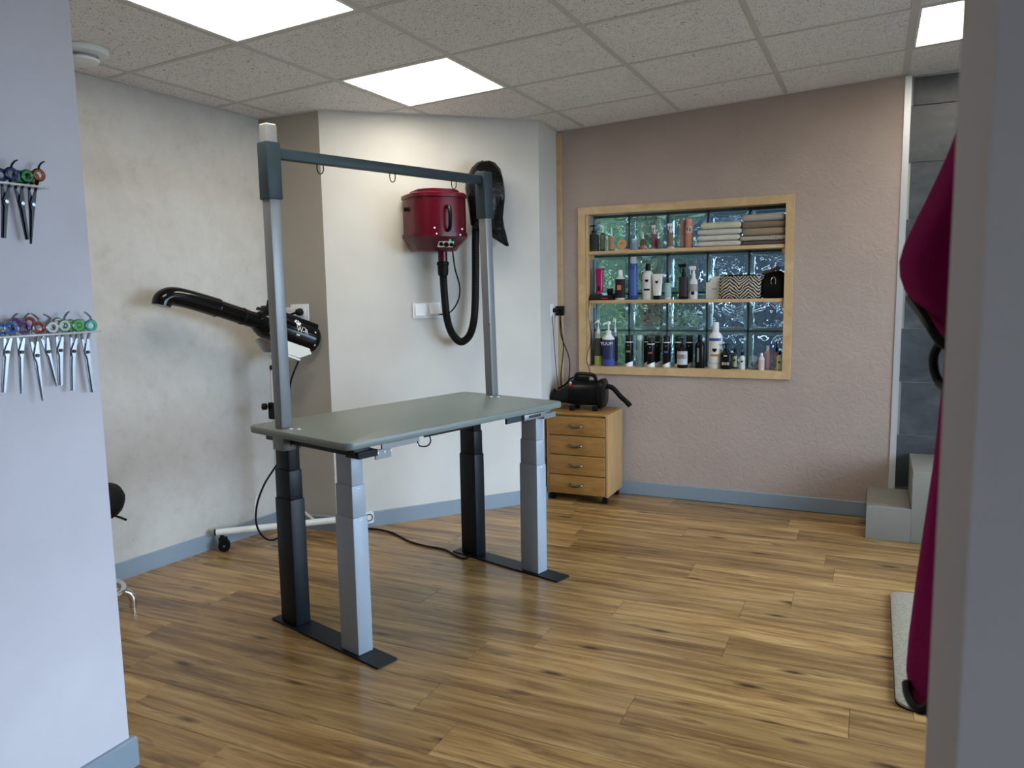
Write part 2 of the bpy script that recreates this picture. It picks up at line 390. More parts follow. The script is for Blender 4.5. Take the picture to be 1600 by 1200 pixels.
def words(s, size, name, material, parent, loc, rot=(PI / 2, 0, 0), thick=0.0004):
    cu = bpy.data.curves.new(name, 'FONT'); cu.body = s; cu.size = size; cu.align_x = 'CENTER'; cu.align_y = 'CENTER'; cu.extrude = thick; cu.resolution_u = 2
    t = bpy.data.objects.new(name, cu); COL.objects.link(t)
    me = bpy.data.meshes.new_from_object(t.evaluated_get(bpy.context.evaluated_depsgraph_get()))
    bpy.data.objects.remove(t); me.materials.clear(); me.materials.append(material)
    o = link(name, me, parent); o.location = loc; o.rotation_euler = rot; return o
def YX(axis_from, axis_to):                      # frame whose Z runs from one point to the other
    d = Vector(axis_to) - Vector(axis_from)
    return Matrix.Translation(Vector(axis_from)) @ d.to_track_quat('Z', 'Y').to_matrix().to_4x4()

# ================================================================ THE SETTING
def struct(name, mb, m, parent=None, smooth=0):
    o = mb.build(name, m, parent, smooth)
    if parent is None: o['kind'] = 'structure'
    return o
# ---- floor: laminate planks laid along the back wall
sub = MB(); sub.box((2.1, -0.9, -0.035), (5.6, 7.0, 0.046)); FLOOR = struct('floor', sub, M['grout'])
PW, PLN = 0.185, 1.265
pk = MB(); a, b_, e = PLN / 2 - 0.0004, PW / 2 - 0.0004, 0.0012
pk.add([(sx * (a - q), sy * (b_ - q), z) for z, q in ((-0.011, 0), (-e, 0), (0, e)) for sx, sy in ((-1, -1), (1, -1), (1, 1), (-1, 1))],
       [(3, 2, 1, 0), (8, 9, 10, 11)] + [(k * 4 + i, k * 4 + (i + 1) % 4, k * 4 + 4 + (i + 1) % 4, k * 4 + 4 + i) for k in (0, 1) for i in range(4)])
PKM = pk.mesh('plank', M['floor'], 0)
joints = {0: 1.60, -1: 2.227, -2: 1.598, 1: 1.779, 2: 2.436, 3: 1.965, 4: 2.44, 5: 2.62, 6: 2.153, 7: 1.5, 8: 2.72, 9: 2.0, 10: 1.3, 11: 2.5, 12: 1.8}
for k in range(-22, 13):
    y = -0.085 + PW * (k + 0.5)
    if y > 2.46 or y < -4.15: continue
    j0 = joints.get(k, random.uniform(0, PLN))
    x = j0 - PLN * math.ceil((j0 + 0.6) / PLN)
    while x < 4.65:
        o = link('plank', PKM, FLOOR); o.location = (x + PLN / 2, y, 0); x += PLN

# ---- walls
def slab(name, bot, top, m, thick=0.12, zb=0.0):
    """wall whose room face runs through bot (x,y) points at floor and top points at the ceiling, left to right as seen from the room"""
    mb = MB(); n = len(bot); vs = []
    def off(pl):
        out = []
        for i, p in enumerate(pl):
            a = Vector(pl[max(i - 1, 0)]); b = Vector(pl[min(i + 1, n - 1)]); t = (b - a).normalized()
            out.append((p[0] - t.y * thick, p[1] + t.x * thick))
        return out
    ob, ot = off(bot), off(top)
    for i in range(n):
        vs += [(bot[i][0], bot[i][1], zb), (ob[i][0], ob[i][1], zb), (ot[i][0], ot[i][1], CZ(*ot[i])), (top[i][0], top[i][1], CZ(*top[i]))]
    fs = [(0, 1, 2, 3), tuple(4 * (n - 1) + k for k in (3, 2, 1, 0))]
    for i in range(n - 1):
        for k in range(4): fs.append((4 * i + k, 4 * i + 4 + k, 4 * i + 4 + (k + 1) % 4, 4 * i + (k + 1) % 4))
    mb.add(vs, fs); return struct(name, mb, m)
def skirting(name, pts, h=0.085, d=0.014):
    mb = MB(); n = len(pts); rings = []
    for i, p in enumerate(pts):
        a = Vector(pts[max(i - 1, 0)]); b = Vector(pts[min(i + 1, n - 1)]); t = (b - a).normalized(); q = (p[0] + t.y * d, p[1] - t.x * d)
        q2 = (p[0] + t.y * d * .6, p[1] - t.x * d * .6)
        rings.append([(p[0], p[1], 0), (q[0], q[1], 0), (q[0], q[1], h - 0.004), (q2[0], q2[1], h), (p[0], p[1], h)])
    mb.loft(rings); return struct(name, mb, M['skirting'])
ntrim = [0]
def angle_trim(A, B, wd=0.022, h=0.004):
    A, B = Vector(A), Vector(B); t = (B - A).normalized(); i = Vector((t.y, -t.x)); mb = MB(); rings = []
    for p in (A, B):
        q = p + i * wd
        rings.append([(p.x, p.y, CZ(*p) - h), (q.x, q.y, CZ(*q) - h), (q.x, q.y, CZ(*q) - 0.0005), (p.x, p.y, CZ(*p) - 0.0005)])
    mb.loft(rings); ntrim[0] += 1; return struct('trim_%d' % ntrim[0], mb, M['angle'])
C0 = (-0.160, 0.945); C1 = (0.206, 0.979); C2 = (1.037, 1.982); C3 = (1.012, 2.345)
LWB = [(-0.36, -1.8), (-0.296, -0.07), (-0.178, 0.947)]; LWT = [(-0.15, -1.8), (-0.15, -0.16), (-0.153, 0.925)]
slab('wall_left', LWB, LWT, M['concrete'])
slab('wall_corner', [(-0.24, 0.938), C1], [(-0.24, 0.918), C1], M['taupe'])
slab('wall_diagonal', [C1, C2], [C1, C2], M['white'])
slab('wall_return', [C2, C3], [C2, C3], M['white'])
slab('wall_partition_end', [(-0.5, -1.8), (0.95, -1.8)][::-1], [(-0.5, -1.8), (0.95, -1.8)][::-1], M['plainw'])
skirting('baseboard_left', LWB); skirting('baseboard_corner', [(-0.165, 0.945), (0.214, 0.979)]); skirting('baseboard_diagonal', [(0.206, 0.979), C2])
skirting('baseboard_return', [C2, C3])
angle_trim((-0.15, -1.0), (-0.152, 0.925)); angle_trim((-0.153, 0.925), C1); angle_trim(C1, C2); angle_trim(C2, C3)
# back wall with the glass-block opening
OX0, OX1, OZ0, OZ1 = 1.205, 2.43, 0.808, 1.806
YB = 2.345; YT = 0.275
def wpiece(mb, x0, x1, z0, z1):
    za, zb_ = (CZ(x0, YB), CZ(x1, YB)) if z1 is None else (z1, z1)
    vs = []
    for x, zt in ((x0, za), (x1, zb_)):
        vs += [(x, YB, z0), (x, YB + YT, z0), (x, YB + YT, zt), (x, YB, zt)]
    mb.add(vs, [(0, 1, 2, 3), (7, 6, 5, 4)] + [(k, 4 + k, 4 + (k + 1) % 4, (k + 1) % 4) for k in range(4)])
mb = MB(); wpiece(mb, 1.0, OX0, 0, None); wpiece(mb, OX1, 3.0, 0, None); wpiece(mb, OX0, OX1, 0, OZ0); wpiece(mb, OX0, OX1, OZ1, None)
WB = struct('wall_back', mb, M['pink'])
for c, d in (((2.715, YB, 1.238), (0.50, .0012, .0025)), ((2.66, YB, 1.6), (.002, .001, 1.55)), ((2.05, YB, 2.09), (.002, .001, .5)), ((2.05, YB, .43), (.002, .001, .68)), ((2.66, YB, .45), (.002, .001, .70))):
    b = MB(); b.box(c, d); b.build('wallpaper_seam', M['pink'], WB, 0)
skirting('baseboard_back', [(1.03, YB), (2.892, YB)])
angle_trim((1.012, YB), (3.0, YB), 0.012)
mb = MB(); mb.box((1.030, YB - 0.011, 1.16), (0.032, 0.020, 2.30)); struct('trim_corner_batten', mb, M['pine'])
mb = MB(); mb.box((3.016, YB + 0.032, 1.295), (0.032, 0.075, 2.235)); struct('trim_end_profile', mb, M['alu'])
# slate-tiled wall of the bathing area
mb = MB(); mb.box((3.85, 2.49, 1.25), (1.74, 0.12, 2.44)); TW = struct('wall_tiled', mb, M['grout'])
tm = MB(); tm.rbox((0, 0, 0), (0.596, 0.012, 0.296), 0.0015, 1); TM = tm.mesh('tile', M['slate'], 0)
TM2 = MB(); TM2.rbox((0, 0, 0), (0.596, 0.012, 0.145), 0.0015, 1); TM2 = TM2.mesh('tile', M['slate'], 0)
for r in range(8):
    th = 0.296 if r < 7 else 0.145
    z = 0.174 + 0.2997 * (r + 0.5) if r < 7 else 2.346
    x = 3.045 - (0.0 if r % 2 else 0.36) + 0.3
    while x < 4.6:
        if x > 3.3:
            o = link('tile', TM if r < 7 else TM2, TW); o.location = (x, 2.427, z)
        else:                                          # cut piece beside the profile
            wd = x + 0.298 - 3.034
            if wd > 0.03:
                c = MB(); c.rbox((0, 0, 0), (wd, 0.012, th), 0.0015, 1); o = c.build('tile', M['slate'], TW, 0); o.location = (3.034 + wd / 2, 2.427, z)
        x += 0.6
# partition on the left with the scissor rails, and the wall end beside the camera
PX = 1.02; PY = -1.022
mb = MB(); mb.add([(x, y, 0 if k == 0 else CZ(x, y)) for k in (0, 1) for x, y in ((PX - 0.12, -4.2), (PX, -4.2), (PX, PY), (PX - 0.12, PY))],
                  [(3, 2, 1, 0), (4, 5, 6, 7)] + [(i, (i + 1) % 4, (i + 1) % 4 + 4, i + 4) for i in range(4)]); struct('wall_partition', mb, M['lilac'])
skirting('baseboard_partition', [(PX, -4.1), (PX, PY + 0.015)], 0.085, 0.016); skirting('baseboard_partition_end', [(PX, PY), (PX - 0.12, PY)], 0.085, 0.015)
JX = 2.938
mb = MB(); mb.add([(x, y, 0 if k == 0 else CZ(x, y)) for k in (0, 1) for x, y in ((JX, -1.97), (XR, -1.97), (XR, -1.77), (JX, -1.77))],
                  [(3, 2, 1, 0), (4, 5, 6, 7)] + [(i, (i + 1) % 4, (i + 1) % 4 + 4, i + 4) for i in range(4)]); struct('wall_front', mb, M['jamb'])
mb = MB(); mb.add([(x, y, 0 if k == 0 else CZ(x, y)) for k in (0, 1) for x, y in ((3.06, -1.77), (3.16, -1.77), (3.16, -1.0), (3.06, -1.0))],
                  [(3, 2, 1, 0), (4, 5, 6, 7)] + [(i, (i + 1) % 4, (i + 1) % 4 + 4, i + 4) for i in range(4)]); struct('wall_stub', mb, M['plainw'])
slab('wall_hall', [(XR, -4.2), (0.9, -4.2)], [(XR, -4.2), (0.9, -4.2)], mat('dark_taupe_hall_paint', (0.62, 0.62, 0.62), 0.8))
# side wall with its two windows (daylight comes from here)
mb = MB()
def sw(y0, y1, z0, z1):
    mb.box((XR + 0.1, (y0 + y1) / 2, (z0 + z1) / 2), (0.2, y1 - y0, z1 - z0))
for y0, y1 in ((-4.4, WIN3[0]), (WIN3[1], WIN2[0]), (WIN2[1], 2.62)): sw(y0, y1, 0, 2.5)
for W_ in (WIN2, WIN3): sw(W_[0], W_[1], 0, W_[2]); sw(W_[0], W_[1], W_[3], 2.5)
struct('wall_right', mb, M['plainw'])
for i, W_ in enumerate((WIN2, WIN3)):
    y0, y1, z0, z1 = W_; f = MB()
    for c, d in (((0, (y0 + y1) / 2, z0 + .03), (.06, y1 - y0, .06)), ((0, (y0 + y1) / 2, z1 - .03), (.06, y1 - y0, .06)), ((0, y0 + .03, (z0 + z1) / 2), (.06, .06, z1 - z0)), ((0, y1 - .03, (z0 + z1) / 2), (.06, .06, z1 - z0))):
        f.box((XR + .12 + c[0], c[1], c[2]), d)
    wo = struct('window_%d' % (i + 2), f, M['wplastic'])
    g = MB(); g.box((XR + .12, (y0 + y1) / 2, (z0 + z1) / 2), (.006, y1 - y0 - .1, z1 - z0 - .1)); g.build('pane', M['pane'], wo, 0)
# ---- glass-block window with pine frame
f = MB()
for c, d in (((1.8175, 2.52, 0.8), (1.25, .06, .03)), ((1.8175, 2.52, 1.795), (1.25, .06, .03))): f.box(c, d)
for x in (1.2, 1.448, 1.6975, 1.947, 2.1965, 2.446): f.box((x, 2.52, 1.30), (.013, .06, 1.0))
for z in (1.05, 1.288, 1.532): f.box((1.8175, 2.52, z), (1.25, .06, .012))
WIN1 = struct('window_1', f, M['mortar'])
bw, bh = 0.2365, 0.2285
rm = MB()
oo, ii = rrect(bw, bh, .012), rrect(bw - .036, bh - .036, .012)
n_ = len(oo)
rings = [(oo, -.036), (oo, .036), (ii, .040), (ii, -.040)]
vs = [(p[0], y, p[1]) for pl, y in rings for p in pl]
rm.add(vs, [(k * n_ + i, k * n_ + (i + 1) % n_, ((k + 1) % 4) * n_ + (i + 1) % n_, ((k + 1) % 4) * n_ + i) for k in range(4) for i in range(n_)])
RM = rm.mesh('glass_block', M['rim'])
pn = MB(); pn.box((0, 0, 0), (bw - .037, .022, bh - .037)); PN = pn.mesh('pane', M['bglass'], 0)
for i in range(5):
    for z in (0.929, 1.169, 1.410, 1.6545):
        g = link('glass_block', RM, WIN1); g.location = (1.324 + .2495 * i, 2.52, z)
        link('pane', PN, g)
FX0, FX1, FZ0, FZ1 = 1.159, 2.4625, 0.777, 1.836; fw = 0.046
for poly in ([(FX0, FZ0), (FX1, FZ0), (FX1 - fw, FZ0 + fw), (FX0 + fw, FZ0 + fw)], [(FX1, FZ0), (FX1, FZ1), (FX1 - fw, FZ1 - fw), (FX1 - fw, FZ0 + fw)],
             [(FX1, FZ1), (FX0, FZ1), (FX0 + fw, FZ1 - fw), (FX1 - fw, FZ1 - fw)], [(FX0, FZ1), (FX0, FZ0), (FX0 + fw, FZ0 + fw), (FX0 + fw, FZ1 - fw)]):
    b = MB(); b.add([(x, y, z) for y in (YB - 0.018, YB - 0.0005) for x, z in poly], [(0, 1, 2, 3), (7, 6, 5, 4)] + [(i, (i + 1) % 4, (i + 1) % 4 + 4, i + 4) for i in range(4)])
    b.build('frame_board', M['pine'], WIN1, 0)
b = MB(); b.rbox((1.8175, 2.408, 0.8165), (1.222, 0.150, 0.016), .002); b.build('sill_board', M['pine'], WIN1)
b = MB(); b.rbox((2.423, 2.362, 1.315), (0.012, 0.06, 0.97), .002); b.build('reveal_board', M['pine'], WIN1)
b = MB(); b.rbox((1.2115, 2.362, 1.315), (0.012, 0.045, 0.96), .002); b.build('reveal_board', M['pine'], WIN1)
b = MB(); b.rbox((1.8175, 2.412, 1.797), (1.21, 0.128, 0.014), .002); b.build('reveal_board', M['pine'], WIN1)
SH1, SH2, SH0 = 1.560, 1.249, 0.8245
for z, lab in ((SH1, 'upper pine shelf board across the glass-block window'), (SH2, 'middle pine shelf board across the glass-block window')):
    t = thing('shelf', lab, 'shelf', (1.811, 2.405, z))
    b = MB(); b.rbox((0, 0, -0.0105), (1.205, 0.135, 0.021), .0025); b.build('board', M['pine'], t)
    for sx in (-1, 1):
        b = MB(); b.box((sx * 0.595, 0.0, -0.036), (0.018, 0.10, 0.029)); b.build('cleat', M['pine'], t, 0)
# garden behind the glass blocks
mb = MB(); mb.box((2.0, 7.0, -0.15), (30, 8.7, 0.2)); mb.box((14.9, 0, -0.15), (20, 22, 0.2)); tag(struct('ground', mb, M['ground']), kind='structure')
mb = MB(); mb.box((1.6, 3.21, 2.60), (5.4, 1.18, 0.06)); tag(mb.build('added_sky_blocker', M['plainw'], None, 0), 'added unseen slab that blocks sky light outside the glass-block window', 'light blocker')  # unseen slab added to cut sky light and darken the garden behind the blocks
fz = thing('garden_fence', 'dark slate-blue garden fence seen through the glass blocks', 'fence', (2.9, 4.1, 0))
for k in range(12):
    b = MB(); b.box((0.0, 0.0, 0.12 + 0.235 * k), (2.9, 0.025, 0.2305)); b.build('board', M['fence'], fz, 0)
for x in (-1.38, 0, 1.38): b = MB(); b.box((x, 0.06, 1.30), (0.09, 0.09, 2.7)); b.build('fence_post', M['fence'], fz, 0)
hz = thing('garden_hedge', 'dense dark green hedge behind the shrubs outside the window', 'hedge', (0.15, 4.75, 0))
hb = MB(); rings = []
for i in range(25):
    f = i / 24; x = -2.2 + 3.6 * f; rings.append([(x, .22 * math.cos(a) * (1 + .3 * mnoise.noise(Vector((x * 4, a, 0)))), 1.25 + (1.22 + .16 * mnoise.noise(Vector((x * 3, a, 5)))) * math.copysign(abs(math.sin(a)) ** .5, math.sin(a))) for a in [2 * PI * k / 20 for k in range(20)]])
hb.loft(rings); hb.build('mass', mat('dark_hedge_green', (.018, .04, .014), .8, var=.5, scale=14, bump=1.0, bscale=30), hz, 60)
def shrub(loc, h, r, n, lab):
    t = thing('garden_shrub', lab, 'shrub', loc, group='shrubs outside the glass-block window')
    st = MB(); lv = MB()
    for k in range(7):
        a = k * 2.4; st.tube([(0, 0, -.05), (math.cos(a) * r * .3, math.sin(a) * r * .3, h * .5), (math.cos(a) * r * .7, math.sin(a) * r * .7, h * .9)], [.02, .014, .005], 5)
    for k in range(n):
        a = random.uniform(0, 2 * PI); q = r * math.sqrt(random.random()); z = random.uniform(.08, 1) * h
        p = Vector((q * math.cos(a), q * math.sin(a), z)); d = Vector((math.cos(a), math.sin(a), random.uniform(-.3, .8))).normalized()
        ln = random.uniform(.10, .24); sd = d.cross(Vector((random.random() - .5, random.random() - .5, 1))).normalized() * ln * .17
        lv.add([p, p + d * ln * .5 + sd, p + d * ln, p + d * ln * .5 - sd], [(0, 1, 2, 3)])
    st.build('stem', M['bark'], t); tag(lv.build('foliage', M['leaf'], t, 0), kind='stuff')
shrub((0.50, 3.45, 0), 2.4, 0.42, 650, 'broad-leaved green shrub outside, nearest the left glass blocks')
shrub((1.46, 3.10, 0), 2.3, 0.22, 330, 'broad-leaved green shrub outside, behind the centre glass blocks')

# ---- suspended ceiling
TILT = (math.atan(0.0035), -math.atan(0.0503), 0)
mb = MB(); vs = []
for x, y in ((-0.7, -4.4), (4.95, -4.4), (4.95, 2.75), (-0.7, 2.75)): vs += [(x, y, CZ(x, y) + .03), (x, y, CZ(x, y) + .08)]
mb.add(vs, [(0, 2, 4, 6), (7, 5, 3, 1)] + [(2 * i, 2 * i + 1, (2 * i + 3) % 8, (2 * i + 2) % 8) for i in range(4)]); CEIL = struct('ceiling', mb, M['tee'])
TX, TY = 0.6, 0.6178
tl = MB(); tl.box((0, 0, .008), (TX - .003, TY - .003, .016)); TL = tl.mesh('ceiling_tile', M['ctile'], 0)
PANELS = {(1, -1): 'square LED ceiling panel cut off by the top edge of the picture', (1, 1): 'square LED ceiling panel above the grooming table, beside the diagonal wall',
          (5, 2): 'square LED ceiling panel at the right, beside the tiled bathing corner'}
for i in range(-1, 8):
    for j in range(-7, 4):
        if (i, j) in PANELS: continue
        x, y = TX * (i + .5), TY * (j + .5)
        o = link('ceiling_tile', TL, CEIL); o.location = (x, y, CZ(x, y)); o.rotation_euler = TILT
def teebar(x0, y0, x1, y1, wd):
    p, q = Vector((x0, y0, CZ(x0, y0))), Vector((x1, y1, CZ(x1, y1))); t = (q - p); sdv = Vector((t.y, -t.x, 0)).normalized() * wd / 2
    b = MB(); rings = []
    for c in (p, q): rings.append([c + sdv + Vector((0, 0, dz)) for dz in (-.0022,)] + [c - sdv + Vector((0, 0, -.0022)), c - sdv + Vector((0, 0, .004)), c + sdv + Vector((0, 0, .004))])
    b.loft(rings); b.build('grid_bar', M['tee'], CEIL, 0)
for i in range(0, 8): teebar(TX * i, -4.2, TX * i, 2.34, .026 if i != 5 else .034)
for j in range(-6, 4): teebar(-0.14, TY * j, 4.7, TY * j, .022)
for (i, j), lab in PANELS.items():
    x, y = TX * (i + .5), TY * (j + .5); t = thing('ceiling_light', lab, 'ceiling light', (x, y, CZ(x, y)), group='LED ceiling panels'); t.rotation_euler = TILT
    wq, hq = TX - .028, TY - .026
    fr = MB()
    for c, d in (((0, hq / 2 - .006, .004), (wq, .012, .012)), ((0, -hq / 2 + .006, .004), (wq, .012, .012)), ((wq / 2 - .006, 0, .004), (.012, hq - .024, .012)), ((-wq / 2 + .006, 0, .004), (.012, hq - .024, .012))): fr.box(c, d)
    fr.build('frame', M['wplastic'], t, 0)
    d = MB(); d.box((0, 0, .004), (wq - .024, hq - .024, .006)); d.build('diffuser', M['led'], t, 0)
# ceiling vent valve
x, y = 0.085, -0.29
t = thing('ceiling_vent', 'round white ceiling vent valve beside the left partition', 'ceiling vent', (x, y, CZ(x, y))); t.rotation_euler = TILT
b = MB(); b.lathe([(.058, -.001), (.100, -.001), (.100, -.012), (.094, -.020), (.062, -.024), (.058, -.018)], n=32); b.build('ring', M['wplastic'], t)
b = MB(); b.lathe([(0, -.050), (.050, -.050), (.062, -.046), (.066, -.038), (.030, -.020), (.012, -.001)], n=32); b.build('cone', M['wplastic'], t)

# ================================================================ OBJECTS
# ---------------------------------------------------------------- grooming table
TC = Vector((1.139, 0.371, 0)); TRZ = math.radians(-15.9); ZT = 0.813
T = thing('grooming_table', 'height-adjustable grooming table with grey-green top and overhead hanging bar', 'grooming table', TC, TRZ)
b = MB(); b.prism(rrect(0.638, 1.228, 0.035, 6), ZT - .028, ZT, r=0.006); b.build('tabletop', M['top'], T)
for sy, y in ((-1, -.520), (1, .523)):
    b = MB(); b.prism(rrect(0.672, 0.094, 0.004, 2, (0.038, y)), 0.0, 0.008); b.build('foot_plate', M['navy'], T)
    for x, m in ((-.192, 'navy'), (.201, 'grey')):
        b = MB(); b.rbox((x, y, .2655), (.106, .068, .515), .005); lg = b.build('leg', M[m], T)
        b = MB(); b.rbox((x, y, .58), (.098, .060, .118), .004); b.build('leg_stage', M[m], lg)
        b = MB(); b.rbox((x, y, .696), (.090, .052, .12), .004); b.build('leg_stage', M[m], lg)
        if m == 'grey':
            for zz in (.512, .628): b = MB(); b.box((x + .0505 if zz > .6 else x + .0538, y, zz), (.0012, .014, .003)); b.build('slot_mark', M['wplastic'], lg, 0)
    b = MB(); b.rbox((.0, y, .768), (.56, .075, .032), .003); b.build('support_beam', M['navy' if sy < 0 else 'post'], T)
    b = MB(); b.box((.26, y + .012, .756), (.075, .085, .024)); b.build('mounting_bracket', M['black' if sy < 0 else 'post'], T, 0)
b = MB(); b.rbox((-.19, 0, .772), (.05, 1.0, .024), .003); b.rbox((.19, 0, .772), (.05, 1.0, .024), .003); b.build('long_rail', M['navy'], T)
b = MB(); b.prism([(.285, -.44), (.293, -.44), (.293, -.26), (.285, -.26)], .760, .785); b.box((.289, -.435, .745), (.008, .07, .034)); b.build('cable_bracket', M['post'], T, 0)
for y in (-.46, -.43, -.40, -.27):
    b = MB(); b.cyl((.293, y, .752), (.2945, y, .752), .004, n=10); b.build('bolt', M['wplastic'], T)
b = MB(); b.tube(smoothpath([(.291, -.27, .765), (.294, -.26, .745), (.292, -.22, .738), (.290, -.20, .752), (.285, -.20, .775)]), .0028, 6); b.build('loose_wire', M['rubber'], T)
b = MB(); b.rbox((.297, .415, .770), (.028, .15, .026), .003); hs = b.build('handset', M['post'], T)
for k in range(6):
    q = MB(); q.box((.3115, .375 + .014 * k, .771), (.001, .009, .011)); q.build('key', M['black'], hs, 0)
b = MB(); b.prism([(.285, .24), (.296, .24), (.296, .335), (.285, .335)], .756, .783); b.build('handset_bracket', M['sleeve'], T, 0)
b = MB(); b.box((.287, -.1, .778), (.006, .26, .012)); b.build('cable_strip', M['black'], T, 0)
PL, PR = Vector((-.146, -.560, 0)), Vector((-.108, .592, 0)); LEAN = Vector((0, -.03, 0))
def pbox(base, z0, z1, sx, sy, name, m, lean=Vector((0, 0, 0)), par=T, seg=2):
    b = MB(); h = 1.06
    X = Matrix(((1, 0, lean.x / h, base.x), (0, 1, lean.y / h, base.y), (0, 0, 1, ZT), (0, 0, 0, 1)))
    b.rbox((0, 0, (z0 + z1) / 2 - ZT), (sx, sy, z1 - z0), .004, seg, X); return b.build(name, M[m], par)
pl = pbox(PL, ZT, 1.940, .050, .046, 'post', 'post')
pbox(PL, 1.940, 1.944, .046, .042, 'post_cap', 'wplastic', par=pl)
pbox(PL, 1.672, 1.879, .064, .060, 'sleeve', 'sleeve', par=pl)
pr = pbox(PR, ZT, 1.872, .046, .044, 'post', 'post', LEAN)
pbox(PR, 1.664, 1.880, .062, .058, 'sleeve', 'sleeve', LEAN, par=pr)
for p in (PL, PR):
    b = MB(); b.rbox((p.x, p.y, .757), (.072, .058, .058), .003); b.build('post_clamp', M['post'], T)
    for k in (0, 1):
        b = MB(); b.lathe([(.0075, 0), (.0075, .002), (.004, .0035), (0, .0035)], (p.x + .05 + .034 * k, p.y - (0.0 if p is PL else .06) + .012 * k, ZT), 12); b.build('screw', M['wplastic'], T)
        b = MB(); b.cyl((p.x + .05 + .034 * k, p.y + .012, .742), (p.x + .05 + .034 * k, p.y + .012, .785), .005, n=8); b.build('bolt', M['steel'], T)
ZB = 1.842; pa = Vector((PL.x, PL.y + .030, ZB)); pb = Vector((PR.x, PR.y - .029 - .028, ZB)); d = pb - pa
b = MB(); X = Matrix.Translation((pa + pb) / 2) @ Matrix.Rotation(-math.atan2(d.x, d.y), 4, 'Z'); b.rbox((0, 0, 0), (.034, d.length, .040), .004, 2, X); b.build('crossbar', M['sleeve'], T)
Aw = Matrix.Translation(TC) @ Matrix.Rotation(TRZ, 4, 'Z')
for px, py in ((500, 256), (613, 271), (709, 285)):
    wp = VP(px, py, (Aw @ pa)[:2], (Aw @ pb)[:2]); l = LOCAL(wp, TC, TRZ)
    q = [(l.x, l.y + dy, ZB - .018 + dz) for dy, dz in ((-.014, 0), (-.0150, -.018), (-.010, -.032), (0, -.037), (.010, -.032), (.0150, -.018), (.014, 0))]
    b = MB(); b.tube(smoothpath(q, 4), .0022, 6); b.build('hanging_loop', M['darksteel'], T)
b = MB(); b.cyl(LOCAL(VP(753, 506, (Aw @ PR)[:2], (Aw @ (PR + Vector((0, .5, 0))))[:2]), TC, TRZ) + Vector((.02, .02, 0)), LOCAL(VP(762, 508, (Aw @ PR)[:2], (Aw @ (PR + Vector((0, .5, 0))))[:2]), TC, TRZ) + Vector((.02, .02, 0)), .003, n=8); b.build('pin', M['steel'], T)

# ---------------------------------------------------------------- red dryer on the diagonal wall
DA = math.atan2(C2[1] - C1[1], C2[0] - C1[0]); DT = Vector((math.cos(DA), math.sin(DA), 0)); DN = Vector((math.sin(DA), -math.cos(DA), 0))
def DW(px, py, off):                             # photo point on a plane parallel to the diagonal wall, in the dryer's local frame
    A = Vector((C1[0], C1[1], 0)) + DN * off; return LOCAL(VP(px, py, A, A + DT), DLOC, DA)
DLOC = Vector((C1[0], C1[1], 0)) + DT * 0.585 + Vector((0, 0, 1.54))
D = thing('wall_dryer', 'dark red metal grooming dryer hung on the wall with looped black hose', 'hair dryer', DLOC, DA)
def plan(w, d0, d1, ch, z, dx=0):
    return [(dx - w / 2, -d0, z), (dx + w / 2, -d0, z), (dx + w / 2, -(d1 - ch), z), (dx + w / 2 - ch * .35, -(d1 - ch * .45), z), (dx + w / 2 - ch, -d1, z), (dx - w / 2 + ch, -d1, z), (dx - w / 2 + ch * .35, -(d1 - ch * .45), z), (dx - w / 2, -(d1 - ch), z)]
b = MB(); b.loft([plan(.30, .03, .29, .075, z) for z in (.100, .300)]); b.build('body', M['red'], D)
b = MB(); b.loft([plan(.300, .03, .29, .075, .283), plan(.312, .026, .296, .078, .285), plan(.312, .026, .296, .078, .303), plan(.300, .03, .288, .075, .310)]); b.build('top_rim', M['red'], D)
b = MB(); b.loft([plan(.235, .06, .262, .06, .309), plan(.235, .06, .262, .06, .326), plan(.228, .064, .258, .06, .330)]); b.build('lid', M['red'], D)
b = MB(); b.loft([plan(.302, .03, .29, .075, .100), plan(.312, .026, .296, .078, .098), plan(.312, .026, .296, .078, .076), plan(.306, .03, .29, .076, .072), plan(.235, .05, .20, .05, .008), plan(.225, .055, .195, .05, .004)]); b.build('funnel', M['red'], D)
for px, py in ((679, 356), (722, 358), (682, 365), (719, 367)):
    l = DW(px, py, .293); b = MB(); b.lathe([(.0055, 0), (.0045, .003), (0, .004)], n=10, X=Matrix.Translation(l) @ Matrix.Rotation(PI / 2, 4, 'X')); b.build('screw', M['wplastic'], D)
l = DW(700, 341, .30); b = MB(); b.tube(smoothpath([(l.x, -.288, l.z + .062), (l.x, -.322, l.z + .052), (l.x, -.334, l.z), (l.x, -.322, l.z - .052), (l.x, -.288, l.z - .062)], 5), [.011] * 21, 8); b.build('handle', M['black'], D)
for zz in (.23,): b = MB(); b.cyl((-.15, -.12, zz), (-.172, -.12, zz), .010, n=10); b.box((-.170, -.12, zz - .006), (.012, .02, .02)); b.build('latch', M['darksteel'], D)
cp = DW(697, 382, .25); tilt = math.atan2(.09, .068)
PX_ = Matrix.Translation((cp.x, -.252, .046)) @ Matrix.Rotation(math.radians(42), 4, 'X')
b = MB(); b.box((0, 0, 0), (.088, .006, .062), PX_); cpn = b.build('control_panel', M['wplastic'], D, 0)
for x, z, r, m, nm in ((-.029, -.006, .011, 'black', 'knob'), (.001, -.010, .014, 'black', 'knob'), (.031, -.010, .011, 'black', 'knob'), (-.010, .020, .006, 'redsw', 'switch'), (.016, .020, .006, 'green_led', 'indicator')):
    b = MB(); b.cyl(PX_ @ Vector((x, -.002, z)), PX_ @ Vector((x, -.014, z)), r, r * .85, 12); b.build(nm, M[m], cpn)
n0, n1 = DW(692, 394, .12), DW(692, 411, .12)
b = MB(); b.cyl((n1.x, -.12, .02), (n1.x, -.12, n1.z), .026); b.build('outlet_neck', M['red'], D)
n2 = DW(692.5, 433, .12)
